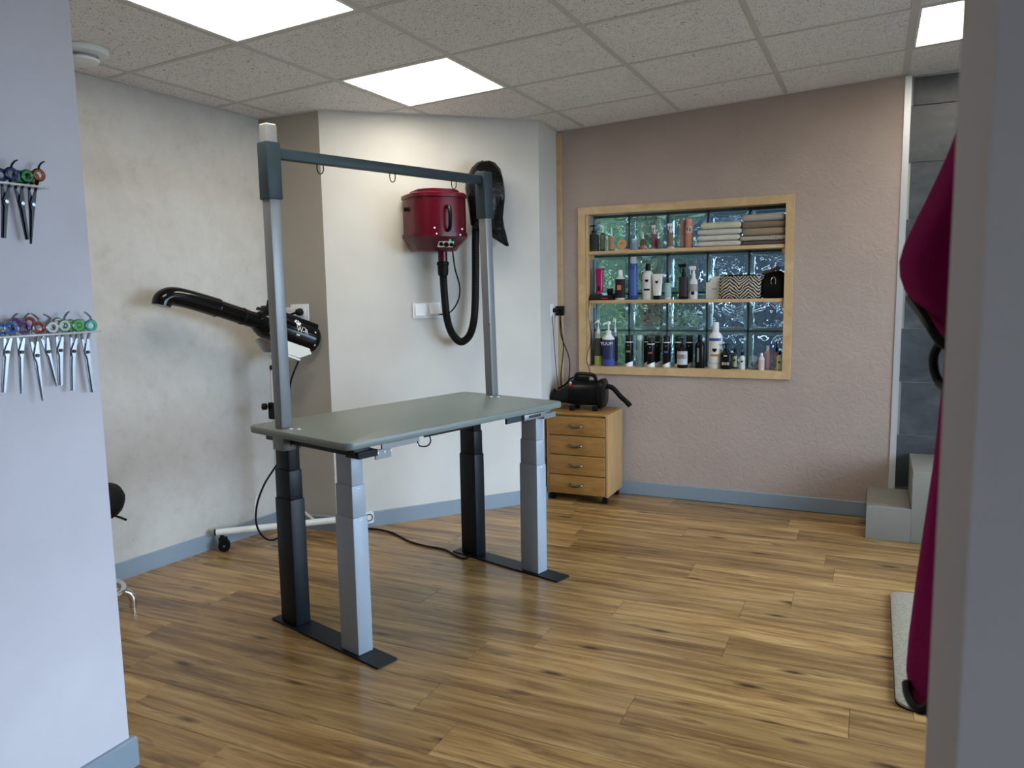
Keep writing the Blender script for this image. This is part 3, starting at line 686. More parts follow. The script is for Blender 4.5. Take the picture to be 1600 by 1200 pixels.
b = MB(); b.lathe([(.030, 0), (.034, -.004), (.034, -.020), (.030, -.022), (.030, n2.z - n1.z + .02), (.026, n2.z - n1.z)], (n1.x, -.12, n1.z + .008)); b.build('hose_coupling', M['rubber'], D)
hp = [DW(px, py, o) for px, py, o in ((692.5, 430, .12), (695, 468, .115), (699, 500, .11), (707, 522, .105), (720, 534, .10), (733, 525, .095), (740, 503, .09), (742.5, 470, .085), (743, 425, .08), (743, 375, .08), (745, 335, .085), (749, 305, .09))]
pth = smoothpath(hp, 22); b = MB(); b.tube(pth, [.0225 if (i // 1) % 2 else .0205 for i in range(len(pth))], 10); b.build('hose', M['rubber'], D)
cb = [DW(px, py, o) for px, py, o in ((707, 391, .16), (711, 420, .13), (718, 446, .08), (717, 466, .06), (709, 482, .05), (699, 490, .045), (688, 491, .04), (684, 488, .035))]
b = MB(); b.tube(smoothpath(cb, 6), .0045, 6); b.build('power_cable', M['rubber'], D)
b = MB(); b.box((0, -.016, .19), (.16, .030, .10)); b.build('wall_bracket', M['darksteel'], D, 0)
# black bag pulled over the hose end
BL = Vector((C1[0], C1[1], 0)) + DT * .92 + Vector((0, 0, 1.6))
lv = [(252, 752, 764, .03), (255, 746, 773, .06), (264, 738, 781, .09), (278, 731, 785, .115), (294, 728, 787, .13), (310, 730, 787, .13), (325, 733, 786, .12), (340, 735, 785, .105), (351, 736, 787, .09), (358, 741, 788, .075), (365, 762, 790, .055), (373, 774, 792, .04), (380, 785, 794, .025), (384, 791, 795, .012)]
rings = []
for py, xl, xr, th in lv:
    A = Vector((C1[0], C1[1], 0)) + DN * .105; p, q = LOCAL(VP(xl, py, A, A + DT), BL, DA), LOCAL(VP(xr, py, A, A + DT), BL, DA); ring = []
    for k in range(28):
        a = 2 * PI * k / 28; c = (p + q) / 2
        wob = 1 + .30 * mnoise.noise(Vector((math.cos(a) * 2.2, math.sin(a) * 2.2, c.z * 13))) + .16 * mnoise.noise(Vector((math.cos(a) * 6, math.sin(a) * 6, c.z * 40)))
        ring.append((c.x + (q.x - p.x) / 2 * math.cos(a) * (1 if abs(math.cos(a)) > .8 else wob), -.105 + min(.096, th * .66 * math.sin(a) * wob), c.z + .012 * mnoise.noise(Vector((a * 3, c.z * 9, 1)))))
    rings.append(ring)
b = MB(); b.loft(rings); o = b.build('plastic_bag', M['bagm'], None, 55); o.location = BL; o.rotation_euler = (0, 0, DA)
tag(o, 'crumpled black plastic bag pulled over the wall dryer hose end', 'plastic bag')

# ---------------------------------------------------------------- stand dryer beside the concrete wall
SL = Vector((.065, .69, 0))
K = thing('stand_dryer', 'black barrel-shaped stand dryer with long nozzle pipe on a white wheeled stand', 'hair dryer', SL)
SB = (-.045, .05)
def SP(px, py): return VP(px, py, SL[:2], SB) - SL
b = MB(); b.tube([SP(443, 818) * 0 + Vector((0, 0, .10)), Vector((0, 0, .985))], .0165, 12); b.build('pole', M['wmetal'], K)
e0, e1 = FL(337, 832, .1) - SL, FL(548, 810, .1) - SL
pc = Vector((0, 0, .10))
b = MB(); b.tube([e0, e1], .0175, 12); bar = b.build('base_bar', M['wmetal'], K)
dd = (e1 - e0).normalized()
for q, s_ in ((e0, -1), (e1, 1)): b = MB(); b.cyl(q - dd * .001 * s_, q + dd * .006 * s_, .018); b.build('end_cap', M['rubber'], bar)
b = MB(); b.tube([FL(491, 813, .1) - SL, FL(470, 796, .1) - SL], .008, 8); b.build('rear_leg', M['wmetal'], K)
mid = (e0 + e1) / 2; b = MB(); b.tube([Vector((0, 0, .10)), Vector((mid.x, mid.y, .10))], .015, 8); b.build('hub', M['wmetal'], K)
for q in (e0 + dd * .03, e1 - dd * .03):
    b = MB()
    for s_ in (-1, 1): b.cyl(Vector((q.x, q.y, .031)) + Vector((dd.y, -dd.x, 0)) * .008 * s_ + Vector((.012, 0, 0)), Vector((q.x, q.y, .031)) + Vector((dd.y, -dd.x, 0)) * .022 * s_ + Vector((.012, 0, 0)), .030, n=18)
    b.cyl((q.x, q.y, .05), (q.x, q.y, .088), .010, n=10); b.box((q.x + .006, q.y, .062), (.030, .034, .022)); c = b.build('castor', M['black'], bar)
    w_ = MB(); w_.cyl(Vector((q.x + .012, q.y, .031)) + Vector((dd.y, -dd.x, 0)) * .0225, Vector((q.x + .012, q.y, .031)) + Vector((dd.y, -dd.x, 0)) * .0245, .007, n=10); w_.build('axle_cap', M['steel'], bar)
for py0, py1, r in ((626, 652, .030),):
    z0, z1 = SP(443, py1).z, SP(443, py0).z; b = MB(); b.rbox((0, 0, (z0 + z1) / 2), (.05, .05, z1 - z0), .006); b.build('clamp', M['black'], K)
    b = MB(); b.lathe([(.010, 0), (.018, .006), (.018, .026), (.012, .03)], n=10, X=YX(Vector((-.02, -.03, z1 - .02)), Vector((-.06, -.06, z1 - .02)))); b.build('clamp_knob', M['black'], K)
kz = SP(424, 574)
b = MB(); b.lathe([(.006, -.04), (.006, 0), (.013, .004), (.013, .018), (0, .022)], n=12, X=YX(Vector((kz.x + .015, kz.y, kz.z)), Vector((kz.x - .01, kz.y - .03, kz.z)))); b.build('tilt_knob', M['black'], K)
# barrel
q0, q1 = SP(487, 531), SP(412, 505); ax = (q1 - q0).normalized(); X = YX(q0, q1); Lb = (q1 - q0).length
b = MB(); b.lathe([(0, -.004), (.062, -.004), (.074, .004), (.077, .02), (.077, .034), (.0755, .036), (.0755, Lb - .02), (.072, Lb), (.055, Lb + .035), (.044, Lb + .05)], n=36, X=X); brl = b.build('barrel', M['gloss'], K)
b = MB(); b.lathe([(.0775, .030), (.0785, .031), (.0785, .034), (.0775, .035)], n=36, X=X); b.build('seam_ring', M['black'], brl)
hx = MB(); up = Vector((0, 0, 1)); sdw = ax.cross(up).normalized(); upv = sdw.cross(ax).normalized()
def BP(u, v, w): return q0 + ax * u + upv * v + sdw * w          # along the axis, up, to the side
# the side of the barrel that faces the room
if (sdw.x) < 0: sdw = -sdw
b = MB(); XX = Matrix((ax, sdw, upv)).transposed().to_4x4(); XX.translation = BP(Lb * .42, .076, 0); b.rbox((0, 0, 0), (Lb * .85, .07, .022), .006, 2, XX); b.build('control_box', M['black'], brl)
XX = XX.copy(); XX.translation = BP(Lb - .005, .060, .012); b = MB(); b.rbox((0, 0, 0), (.055, .085, .060), .010, 2, XX); sb = b.build('switch_housing', M['black'], K)
b = MB(); b.lathe([(.009, 0), (.008, .006), (0, .009)], n=12, X=YX(BP(Lb - .012, .072, .054), BP(Lb - .012, .075, .09))); b.build('indicator', M['green_led'], sb)
b = MB(); b.cyl(BP(Lb + .012, .088, .02), BP(Lb + .018, .118, .02), .009, .006, 8); b.box(tuple(BP(Lb + .012, .094, .034)), (.014, .014, .02)); b.build('lever', M['black'], sb)
b = MB(); b.box(tuple(BP(Lb + .010, .088, .030)), (.010, .012, .014)); b.build('switch', M['redsw'], sb, 0)
b = MB(); b.lathe([(.012, 0), (.010, .012), (.005, .016)], n=10, X=YX(BP(Lb + .05, .055, .0), BP(Lb + .05, .075, .0))); b.build('swivel_knob', M['black'], sb)
for u, v in ((.045, .03), (.03, -.035), (Lb - .03, -.010), (Lb - .01, -.048)):
    wv_ = math.sqrt(max(0, .0755 ** 2 - v * v)); b = MB(); b.cyl(BP(u, v * .98, wv_ - .003), BP(u, v * 1.02, wv_ + .003), .0048, n=10); b.build('screw', M['wplastic'], brl)
R3 = Matrix((-ax, upv, sdw)).transposed().to_4x4()
def on_barrel(u, v): return BP(u, v, math.sqrt(max(0, .0768 ** 2 - v * v)))
uu = LOCAL(VP(460, 503, SL[:2], SB) - SL, (0, 0, 0), 0); u0 = (uu - q0).dot(ax)
RT = lambda v: (R3 @ Matrix.Rotation(-math.asin(v / .0768), 4, 'X'))
v0 = .020; o = words('W-R', .040, 'lettering', M['wplastic'], brl, on_barrel(u0 - .004, v0 - .004)); o.rotation_euler = RT(v0).to_euler()
v1 = .047; paw = MB(); Xp = RT(v1); Xp.translation = on_barrel(u0 + .024, v1)
def disc(mb, x, y, rx, ry, X): mb.add([X @ Vector((x + rx * math.cos(2 * PI * k / 12), y + ry * math.sin(2 * PI * k / 12), .001)) for k in range(12)], [tuple(range(12))])
disc(paw, 0, -.004, .015, .010, Xp)
for x, y in ((-.017, .006), (-.007, .015), (.006, .015), (.017, .006)): disc(paw, x, y, .0055, .0068, Xp)
paw.build('paw_emblem', M['wplastic'], brl, 0)
v2 = .034; b = MB(); Xp = RT(v2); Xp.translation = on_barrel(u0 + .008, v2); b.add([Xp @ Vector(q) for q in ((-.03, -.0008, .001), (.028, -.0008, .001), (.028, .0008, .001), (-.03, .0008, .001))], [(0, 1, 2, 3)]); disc(b, .030, 0, .0025, .0025, Xp); b.build('leash_line', M['wplastic'], brl, 0)
b = MB(); Xp = RT(.062); Xp.translation = on_barrel(Lb - .055, .060); b.box((0, 0, .001), (.03, .018, .002), Xp); b.build('sticker', M['wplastic'], brl, 0)
b = MB(); Xp = RT(-.014); Xp.translation = on_barrel(u0 + .02, -.014); b.rbox((0, 0, .001), (.022, .008, .003), .001, 1, Xp); b.build('badge', M['wplastic'], brl)
# nozzle pipe and elbow
p0, p1, p2 = SP(402, 502), SP(336, 480), SP(292, 467)
b = MB(); b.tube([p0 + (p0 - p1).normalized() * .05, p0, p1], [.041, .041, .041], 20); np_ = b.build('nozzle_pipe', M['gloss'], K)
dr = (p1 - p0).normalized()
for q, r in ((p0 + (p0 - p1) * .02, .043), (SP(378, 494), .043), (p1, .045)): b = MB(); b.cyl(q - dr * .006, q + dr * .006, r, n=20); b.build('pipe_ring', M['black'], np_)
el = [p1 - dr * .01, p1 + dr * .02, p2, SP(268, 463), SP(255, 468), SP(252, 478)]
pp = smoothpath(el, 6); b = MB(); b.tube(pp, [.047 - .006 * i / len(pp) for i in range(len(pp))], 20); b.build('nozzle_elbow', M['gloss'], K)
# yoke
for w_, m_ in ((.082, 'wmetal'), (-.082, 'wmetal')):
    b = MB(); pts = [(Lb * .22, -.066), (Lb * .84, -.064), (Lb * .90, -.085), (Lb * .72, -.128), (Lb * .38, -.130), (Lb * .16, -.090)]
    b.add([BP(u, v, w_ + e) for e in (-.002, .002) for u, v in pts], [tuple(range(6)), tuple(range(6, 12))[::-1]] + [(i, (i + 1) % 6, (i + 1) % 6 + 6, i + 6) for i in range(6)]); b.build('yoke_plate', M[m_], K, 0)
b = MB(); b.add([BP(u, v, w_) for w_ in (-.084, .084) for u, v in ((Lb * .36, -.134), (Lb * .70, -.130), (Lb * .70, -.140), (Lb * .36, -.144))], [(0, 1, 2, 3), (7, 6, 5, 4)] + [(i, (i + 1) % 4, (i + 1) % 4 + 4, i + 4) for i in range(4)]); b.build('yoke_base', M['wmetal'], K, 0)
kn = BP(Lb * .52, -.137, 0); b = MB(); b.tube([Vector((0, 0, .97)), Vector((kn.x * .5, kn.y * .5, 1.0)), kn], .018, 10); b.build('yoke_stem', M['wmetal'], K)
b = MB(); b.tube(smoothpath([SP(468, 560), SP(456, 590), SP(452, 610), SP(446, 640)], 5), .005, 6); b.build('cable', M['rubber'], K)
# its supply lead, hanging behind the table leg
off = Vector((.678, -.735, 0)) * .09; A_, B_ = e0 + SL + off, e1 + SL + off
o = MB(); o.tube(smoothpath([VP(px, py, A_, B_) for px, py in ((440, 716), (428, 733), (413, 757), (402, 787), (400, 815), (408, 835), (422, 844), (436, 839), (446, 826))], 6), .005, 6)
o = o.build('power_lead', M['rubber']); tag(o, 'black power lead hanging in a loop behind the dark table leg', 'cable')
o = MB(); o.tube(smoothpath([VP(px, py, LWB[1], LWB[2]) + Vector((.012, -.004, 0)) for px, py in ((404, 690), (407, 720), (403, 750), (398, 780), (394, 808))], 6), .003, 6)
o = o.build('wall_wire', M['wmetal']); tag(o, 'thin pale wire running down the concrete wall behind the stand', 'cable')

# ---------------------------------------------------------------- sockets and switches
def socket(name, lab, loc, rz, n=1, cover=True, size=.082):
    t = thing(name, lab, 'wall socket', loc, rz)
    b = MB(); wd = size + .071 * (n - 1); b.rbox((0, -.005, 0), (wd, .0095, size), .002); b.build('plate', M['wplastic'], t)
    for k in range(n):
        x = (k - (n - 1) / 2) * .071
        b = MB(); b.rbox((x, -.011, 0), (.055, .004, .055), .0015); f = b.build('faceplate', M['wplastic'], t)
        if cover:
            b = MB(); b.lathe([(.0205, 0), (.019, .003), (.0175, -.001), (0, -.001)], n=20, X=Matrix.Translation((x, -.012, 0)) @ Matrix.Rotation(PI / 2, 4, 'X')); b.build('socket_ring', M['wplastic'], f)
    return t
cw = math.atan2(C1[1] - .945, C1[0] + .16)
l = VP(464, 488, (-.16, .945), C1); t = socket('wall_socket', 'white double wall socket on the shaded corner wall behind the dryer barrel', l, cw, 2, size=.09)
b = MB(); b.lathe([(.019, 0), (.021, .010), (.016, .032), (.008, .04)], n=16, X=Matrix.Translation((.034, -.013, .002)) @ Matrix.Rotation(PI / 2, 4, 'X')); b.tube(smoothpath([(.034, -.05, .0), (.0, -.07, -.012), (-.04, -.06, -.03)], 4), .006, 6); b.build('plug', M['rubber'], t)
l = VP(666, 485, C1, C2); t = thing('light_switch', 'white switch and angled plug in a double wall plate below the red dryer', 'wall socket', l, DA)
b = MB(); b.rbox((0, -.005, 0), (.168, .0095, .088), .002); b.build('plate', M['wplastic'], t)
b = MB(); b.add([(-.070, -.012, .034), (-.016, -.012, .034), (-.016, -.019, -.028), (-.070, -.019, -.028), (-.070, -.008, .034), (-.016, -.008, .034), (-.016, -.008, -.028), (-.070, -.008, -.028)], [(0, 1, 2, 3), (7, 6, 5, 4), (0, 4, 5, 1), (1, 5, 6, 2), (2, 6, 7, 3), (3, 7, 4, 0)]); b.build('rocker', M['wplastic'], t, 0)
b = MB(); b.add([(.010, -.012, .036), (.076, -.012, .036), (.076, -.052, -.018), (.010, -.052, -.018), (.010, -.008, .036), (.076, -.008, .036), (.076, -.008, -.034), (.010, -.008, -.034)], [(0, 1, 2, 3), (7, 6, 5, 4), (0, 4, 5, 1), (1, 5, 6, 2), (2, 6, 7, 3), (3, 7, 4, 0)]); b.build('plug', M['wplastic'], t, 0)
rr = math.atan2(C3[1] - C2[1], C3[0] - C2[0]); l = VP(861.5, 485, C2, C3); t = socket('wall_socket', 'white wall socket with black adapter in the corner beside the pine batten', l, rr, 1, size=.082)
b = MB(); b.rbox((.045, -.045, -.004), (.045, .05, .062), .005); b.cyl((.0, -.012, 0), (.0, -.05, 0), .014, n=12); b.tube([(0, -.045, 0), (.04, -.045, 0)], .008, 8); b.build('adapter', M['black'], t)
for dx, pts in ((0, [(.048, -.045, -.035), (.05, -.05, -.12), (.06, -.06, -.25), (.03, -.05, -.42), (.05, -.05, -.54)]), (1, [(.036, -.045, -.035), (.04, -.05, -.16), (.075, -.09, -.30), (.06, -.1, -.40), (.05, -.08, -.54)]), (2, [(-.02, -.012, -.03), (-.015, -.02, -.2), (0, -.03, -.4), (.02, -.04, -.54)])):
    b = MB(); b.tube(smoothpath(pts, 6), .0035 if dx < 2 else .002, 6); b.build('cable', M['rubber'], t)
sk = Vector((C1[0], C1[1], 0)); l = VP(576, 808, sk + DN * .0145, sk + DN * .0145 + DT)
t = thing('floor_socket', 'small white round-edged socket on the skirting behind the grey table leg', 'wall socket', l, DA)
b = MB(); b.add([(p[0], y, p[1]) for y in (-.012, -.0006) for p in rrect(.055, .066, .012)], [tuple(range(20)), tuple(range(20, 40))[::-1]] + [(i, (i + 1) % 20, (i + 1) % 20 + 20, i + 20) for i in range(20)]); b.build('plate', M['wplastic'], t)
b = MB(); b.torus((0, -.012, 0), .019, .003, Matrix.Rotation(PI / 2, 4, 'X')); b.build('socket_ring', M['black'], t)
o = MB(); o.tube(smoothpath([FL(px, py, .006) for px, py in ((569, 826), (590, 827), (614, 833), (640, 846), (665, 853), (695, 859), (712, 868), (726, 873), (733, 869))], 6), .0055, 6)
o = o.build('floor_cable', M['rubber']); tag(o, 'black cable snaking over the floor to the far table leg', 'cable')

# ---------------------------------------------------------------- drawer cabinet and blower
CX0, CX1, CY0, CY1, CZ0, CZ1 = 1.052, 1.452, 2.02, 2.322, .046, .566
t = thing('drawer_cabinet', 'oak drawer cabinet with four drawers on black castors under the window', 'cabinet', ((CX0 + CX1) / 2, (CY0 + CY1) / 2, 0))
o_ = Vector(((CX0 + CX1) / 2, (CY0 + CY1) / 2, 0)); cw_, cd_ = CX1 - CX0, CY1 - CY0
b = MB(); b.box((0, .008, (CZ0 + CZ1 - .02) / 2), (cw_ - .012, cd_ - .018, CZ1 - CZ0 - .022)); b.build('body', M['oaks'], t, 0)
for sx in (-1, 1): b = MB(); b.rbox((sx * (cw_ / 2 - .008), 0, (CZ0 + CZ1) / 2 - .002), (.016, cd_, CZ1 - CZ0 - .004), .002); b.build('side_panel', M['oaks'], t)
b = MB(); b.rbox((0, -.001, CZ1 - .009), (cw_ - .030, cd_ + .006, .018), .006, 3); b.build('top_panel', M['oakv'], t)
zs = [.050, .173, .299, .422, .543]
for k in range(4):
    zc, hh = (zs[k] + zs[k + 1]) / 2, zs[k + 1] - zs[k] - .005
    b = MB(); b.rbox((0, -cd_ / 2 - .001, zc), (cw_ - .036, .018, hh), .004, 2); dw = b.build('drawer', M['oakv'], t)
    b = MB(); b.tube(smoothpath([(-.042, -cd_ / 2 - .010, zc + .008), (-.034, -cd_ / 2 - .026, zc + .002), (0, -cd_ / 2 - .034, zc - .003), (.034, -cd_ / 2 - .026, zc + .002), (.042, -cd_ / 2 - .010, zc + .008)], 4), [.004 + .004 * math.sin(PI * i / 16) for i in range(17)], 8); b.build('handle', M['pewter'], dw)
for sx in (-1, 1):
    for sy in (-1, 1):
        x, y = sx * (cw_ / 2 - .028), sy * (cd_ / 2 - .035); b = MB()
        for q in (-1, 1): b.cyl((x + q * .004, y, .020), (x + q * .014, y, .020), .0195, n=16)
        b.cyl((x, y, .03), (x, y, .046), .008, n=8); b.rbox((x, y, .032), (.026, .030, .016), .004); b.build('castor', M['black'], t)
BLO = Vector((1.262, 2.17, CZ1)); t = thing('blower', 'black pet blower with carry handle standing on the oak drawer cabinet', 'blower', BLO, math.radians(4))
b = MB()
def sec(x, r, zc, sq=.82): return [(x, r * .95 * math.copysign(abs(math.cos(a)) ** sq, math.cos(a)), zc + r * math.copysign(abs(math.sin(a)) ** sq, math.sin(a))) for a in [2 * PI * k / 28 for k in range(28)]]
b.loft([sec(-.100, .062, .108), sec(-.092, .078, .108), sec(.088, .080, .108), sec(.094, .077, .108)]); bd = b.build('body', M['black'], t)
b = MB(); b.loft([sec(.094, .086, .110, .7), sec(.100, .090, .110, .7), sec(.120, .090, .110, .7), sec(.126, .082, .110, .7)]); b.build('end_cap', M['black'], t)
b = MB(); b.loft([sec(-.100, .066, .100), sec(-.130, .058, .095), sec(-.175, .040, .080), sec(-.215, .034, .070)]); b.build('air_cone', M['black'], t)
b = MB(); b.tube(smoothpath([(-.072, 0, .175), (-.066, 0, .212), (-.045, 0, .226), (.035, 0, .222), (.058, 0, .206), (.064, 0, .175)], 5), .012, 8); b.build('handle', M['black'], t)
b = MB(); b.rbox((-.02, 0, .196), (.08, .035, .03), .006); b.build('handle_block', M['black'], t)
for x in (-.075, .072):
    for y in (-.058, .058): b = MB(); b.rbox((x, y, .016), (.034, .026, .032), .005); b.build('foot', M['rubber'], t)
b = MB(); b.cyl((-.080, -.070, .160), (-.080, -.078, .166), .007, n=10); b.build('switch', M['redsw'], t)
b = MB(); b.cyl((-.080, -.064, .172), (-.080, -.072, .178), .005, n=10); b.build('indicator', M['wplastic'], t)
pth = smoothpath([(.10, .05, .150), (.155, .06, .135), (.205, .055, .085), (.244, .04, .056), (.262, .03, .040)], 10)
b = MB(); b.tube(pth, [.0165 if i % 2 else .015 for i in range(len(pth))], 10); b.build('hose', M['rubber'], t)
b = MB(); b.cyl((.258, .03, .048), (.276, .028, .028), .0165, n=12); b.build('hose_cuff', M['rubber'], t)
pts = []
for k in range(46):
    a = k * .30; r = .075 + .006 * math.sin(a * .7); pts.append((-.235 + .045 * math.sin(a * .31), .015 + r * .45 * math.cos(a), .062 + r * .86 * math.sin(a) * .8))
b = MB(); b.tube(pts, .009, 7); b.build('coiled_lead', M['rubber'], t)
b = MB(); b.tube(smoothpath([(-.20, .03, .12), (-.15, .05, .150), (-.12, .06, .185), (-.07, .06, .20), (0, .07, .19)], 6), .006, 6); b.build('lead', M['rubber'], t)
b = MB(); b.rbox((-.215, -.030, .045), (.036, .012, .022), .002); b.build('plug', M['post'], t)
o = MB(); o.tube(smoothpath([VP(px, py, (1.2, 2.326), (2, 2.326)) for px, py in ((921, 466), (919, 490), (922, 510), (924, 530), (917, 555))] + [VP(px, py, (1.2, 2.30), (2, 2.30)) for px, py in ((917, 566), (921, 578), (922, 590))], 6), .002, 6)
o = o.build('charger_cord', M['rubber']); tag(o, 'thin black charger cord hanging down the left side of the window', 'cable')

# ---------------------------------------------------------------- concrete steps, bath mat
t = thing('concrete_steps', 'two grey concrete steps leading up to the tiled bathing corner', 'steps', (2.892, 1.92, 0))
b = MB(); b.prism([(0, 0), (.208, 0), (.208, .424), (.0, .424)], 0, .176, r=.004); b.build('step', M['stepc'], t)
b = MB(); b.prism([(.209, 0), (1.7, 0), (1.7, .495), (.209, .495)], 0, .371, r=.004); b.build('step', M['stepc'], t)
t = thing('bath_mat', 'cream pile bath mat with rounded corners on the wood floor', 'bath mat', (3.24, .655, 0))
b = MB(); b.prism(rrect(.492, 1.012, .056, 6), 0.0005, .004); b.build('backing', M['rubber'], t)
b = MB(); b.prism(rrect(.49, 1.01, .055, 6), .004, .015, r=.004); b.build('pile', M['rug'], t)

# ---------------------------------------------------------------- swivel stool behind the partition
ST = Vector((-.045, -.395, 0)); t = thing('stool', 'black-seated stool with chrome base, mostly hidden behind the left partition', 'stool', ST)
zs_ = .50
b = MB(); rings = []
for rr_, zz in ((.10, -.052), (.165, -.050), (.192, -.035), (.198, -.012), (.188, .010), (.150, .020), (.06, .010)):
    rings.append([(rr_ * math.cos(a) * 1.0, rr_ * math.sin(a), zs_ + zz + (.028 * math.cos(2 * a) * (rr_ / .2) ** 2 * -1)) for a in [2 * PI * k / 32 for k in range(32)]])
b.loft(rings); b.build('seat', M['vinyl'], t, 60)
b = MB(); b.cyl((0, 0, .10), (0, 0, .46), .022); b.build('column', M['chrome'], t)
b = MB(); b.tube(smoothpath([(.02, .0, .43), (.09, .10, .425), (.125, .15, .395)], 4), .005, 6); b.build('lever', M['black'], t)
b = MB(); b.torus((0, 0, .105), .165, .0125, n=36, k=10); b.build('foot_ring', M['chrome'], t)
tip = FL(208, 949, 0) - ST; a0 = math.atan2(tip.y, tip.x); rt = math.hypot(tip.x, tip.y)
for k in range(5):
    a = a0 + 2 * PI * k / 5; c, s = math.cos(a), math.sin(a); r2 = rt if k == 0 else .20
    b = MB(); b.tube(smoothpath([(c * .02, s * .02, .095), (c * r2 * .55, s * r2 * .55, .088), (c * r2 * .88, s * r2 * .88, .075), (c * r2, s * r2, .045), (c * r2, s * r2, .001)], 5), .0145, 10); b.build('leg', M['chrome'], t)

# ---------------------------------------------------------------- scissors on the partition
SXP = PX + .022
def WP(px, py, off=0.0):                         # point beside the partition face
    return VP(px, py, (SXP + off, -1), (SXP + off, -2))
def rail(lab, p0, p1):
    a, b_ = WP(*p0), WP(*p1); t = thing('scissor_rail', lab, 'rail', (PX, (a.y + b_.y) / 2, a.z), PI / 2)
    b = MB(); b.rbox((0, -.017, 0), (abs(b_.y - a.y), .032, .005), .001); b.build('strip', M['acrylic'], t)
    b = MB(); b.rbox((0, -.002, .008), (abs(b_.y - a.y), .0035, .022), .001); b.build('back_strip', M['acrylic'], t)
    for s_ in (-.35, .35): b = MB(); b.cyl((s_ * abs(b_.y - a.y), -.003, .010), (s_ * abs(b_.y - a.y), -.006, .010), .004, n=10); b.build('screw', M['steel'], t)
rail('clear acrylic strip holding the three black shears, upper one', (-30, 282), (73, 291))
rail('clear acrylic strip holding the row of steel shears, lower one', (-30, 529), (155, 522))
def shears(lab, ring, pivot, tip, metal, rc, width, grp, curved=0.0, blunt=False, ring2=None, tang=1):
    o0 = WP(*pivot); t = thing('scissors', lab, 'scissors', o0, 0, grp)
    P = lambda q, off=0.0: WP(q[0], q[1], off) - o0
    A, B, Rg = Vector((0, 0, 0)), P(tip), P(ring)
    ax_ = (A - B).normalized(); sd = Vector((0, ax_.z, -ax_.y))
    rcm = rc
    for k, (s_, dx) in enumerate(((1, .002), (-1, -.002))):
        # blade half with its shank
        n = 7; pts_l, pts_r = [], []
        for i in range(n + 1):
            f = i / n; c = A.lerp(B, f) + sd * curved * math.sin(f * PI * .5) ** 2 * f
            wd = width * (.62 if not blunt else .60) * ((1 - f * .92) if not blunt else (1 - f * .35))
            pts_l.append(c + sd * (wd * (.75 if s_ > 0 else .25))); pts_r.append(c - sd * (wd * (.25 if s_ > 0 else .75)))
        up_ = A + ax_ * .034
        poly = [up_ + sd * (.0065 * s_ + .0025), *[q for q in [A + sd * width * .5]], *pts_l[1:], *pts_r[:0:-1], A - sd * width * .5, up_ + sd * (.0065 * s_ - .0025)]
        m_ = len(poly); b = MB()
        b.add([q + Vector((dx + e, 0, 0)) for e in (-.0015, .0015) for q in poly], [tuple(range(m_)), tuple(range(m_, 2 * m_))[::-1]] + [(i, (i + 1) % m_, (i + 1) % m_ + m_, i + m_) for i in range(m_)])
        bl = b.build('blade', M[metal], t, 0)
        rg = Rg if s_ > 0 else (P(ring2) if ring2 else Rg - sd * .020 + ax_ * .004)
        rg = rg + Vector((.004 * s_, 0, 0))
        b = MB(); b.tube(smoothpath([up_ + sd * .0065 * s_ + Vector((dx, 0, 0)), up_.lerp(rg, .35) + sd * .004 * s_ + Vector((dx, 0, 0)), rg - ax_ * .011], 4), [.0032] * 9, 7); b.build('shank', M[metal], bl)
        Xr = Matrix.Rotation(math.radians(-8), 4, 'Z') @ Matrix.Rotation(PI / 2, 4, 'Y')
        b = MB(); b.torus(rg, .0135, .0026, Xr, 20, 8); b.build('finger_ring', M[metal], bl)
        b = MB(); b.torus(rg, .0108, .0036, Xr, 18, 8); b.build('ring_insert', rcm, bl)
        if s_ > 0 and tang:
            b = MB(); g = rg + ax_ * .012; b.tube(smoothpath([g, g + ax_ * .010 + sd * .001, g + ax_ * .020 + sd * .008 * tang, g + ax_ * .024 + sd * .014 * tang], 4), [.0028 - .0012 * i / 12 for i in range(13)], 7); b.build('finger_rest', M[metal], bl)
    b = MB(); b.cyl(A + Vector((.0035, 0, 0)), A + Vector((.0075, 0, 0)), .0042, n=12); b.build('pivot_screw', M['darksteel' if metal == 'steel' else 'steel'], t)
RC = lambda n, c: pm('ring_insert_' + n, c, rough=0.25, coat=.3)
c2 = lambda x, y: (x / 8.0, 240 + y / 8.0)
c3 = lambda x, y: (x / 7.5, 470 + y / 7.5)
g1, g2 = 'black shears on the upper rail', 'steel shears on the lower rail'
shears('black shears with navy finger rings at the left edge of the upper rail', c2(125, 255), c2(62, 600), c2(45, 1055), 'darksteel', RC('navy', (.02, .05, .16)), .0135, g1, blunt=True, ring2=c2(20, 265))
shears('black shears with bright green finger rings, middle of the upper rail', c2(325, 285), c2(264, 625), c2(345, 1075), 'darksteel', RC('green', (.02, .30, .10)), .0125, g1, blunt=True, ring2=c2(255, 290), tang=0)
shears('black shears with orange-brown finger rings at the right of the upper rail', c2(468, 270), c2(398, 640), c2(387, 1130), 'darksteel', RC('orange', (.35, .10, .02)), .0130, g1, ring2=c2(420, 300))
shears('steel shears with blue finger rings, leftmost on the lower rail', c3(112, 320), c3(76, 600), c3(40, 1075), 'steel', RC('blue', (.02, .13, .42)), .0125, g2, blunt=True, ring2=c3(30, 335))
shears('slim steel shears with purple finger rings on the lower rail', c3(268, 320), c3(243, 600), c3(248, 1088), 'steel', RC('purple', (.11, .03, .20)), .0110, g2, ring2=c3(190, 275))
shears('long pointed steel shears with dark red finger rings on the lower rail', c3(445, 318), c3(425, 640), c3(500, 1172), 'steel', RC('red', (.28, .03, .03)), .0140, g2, ring2=c3(355, 262), tang=-1)
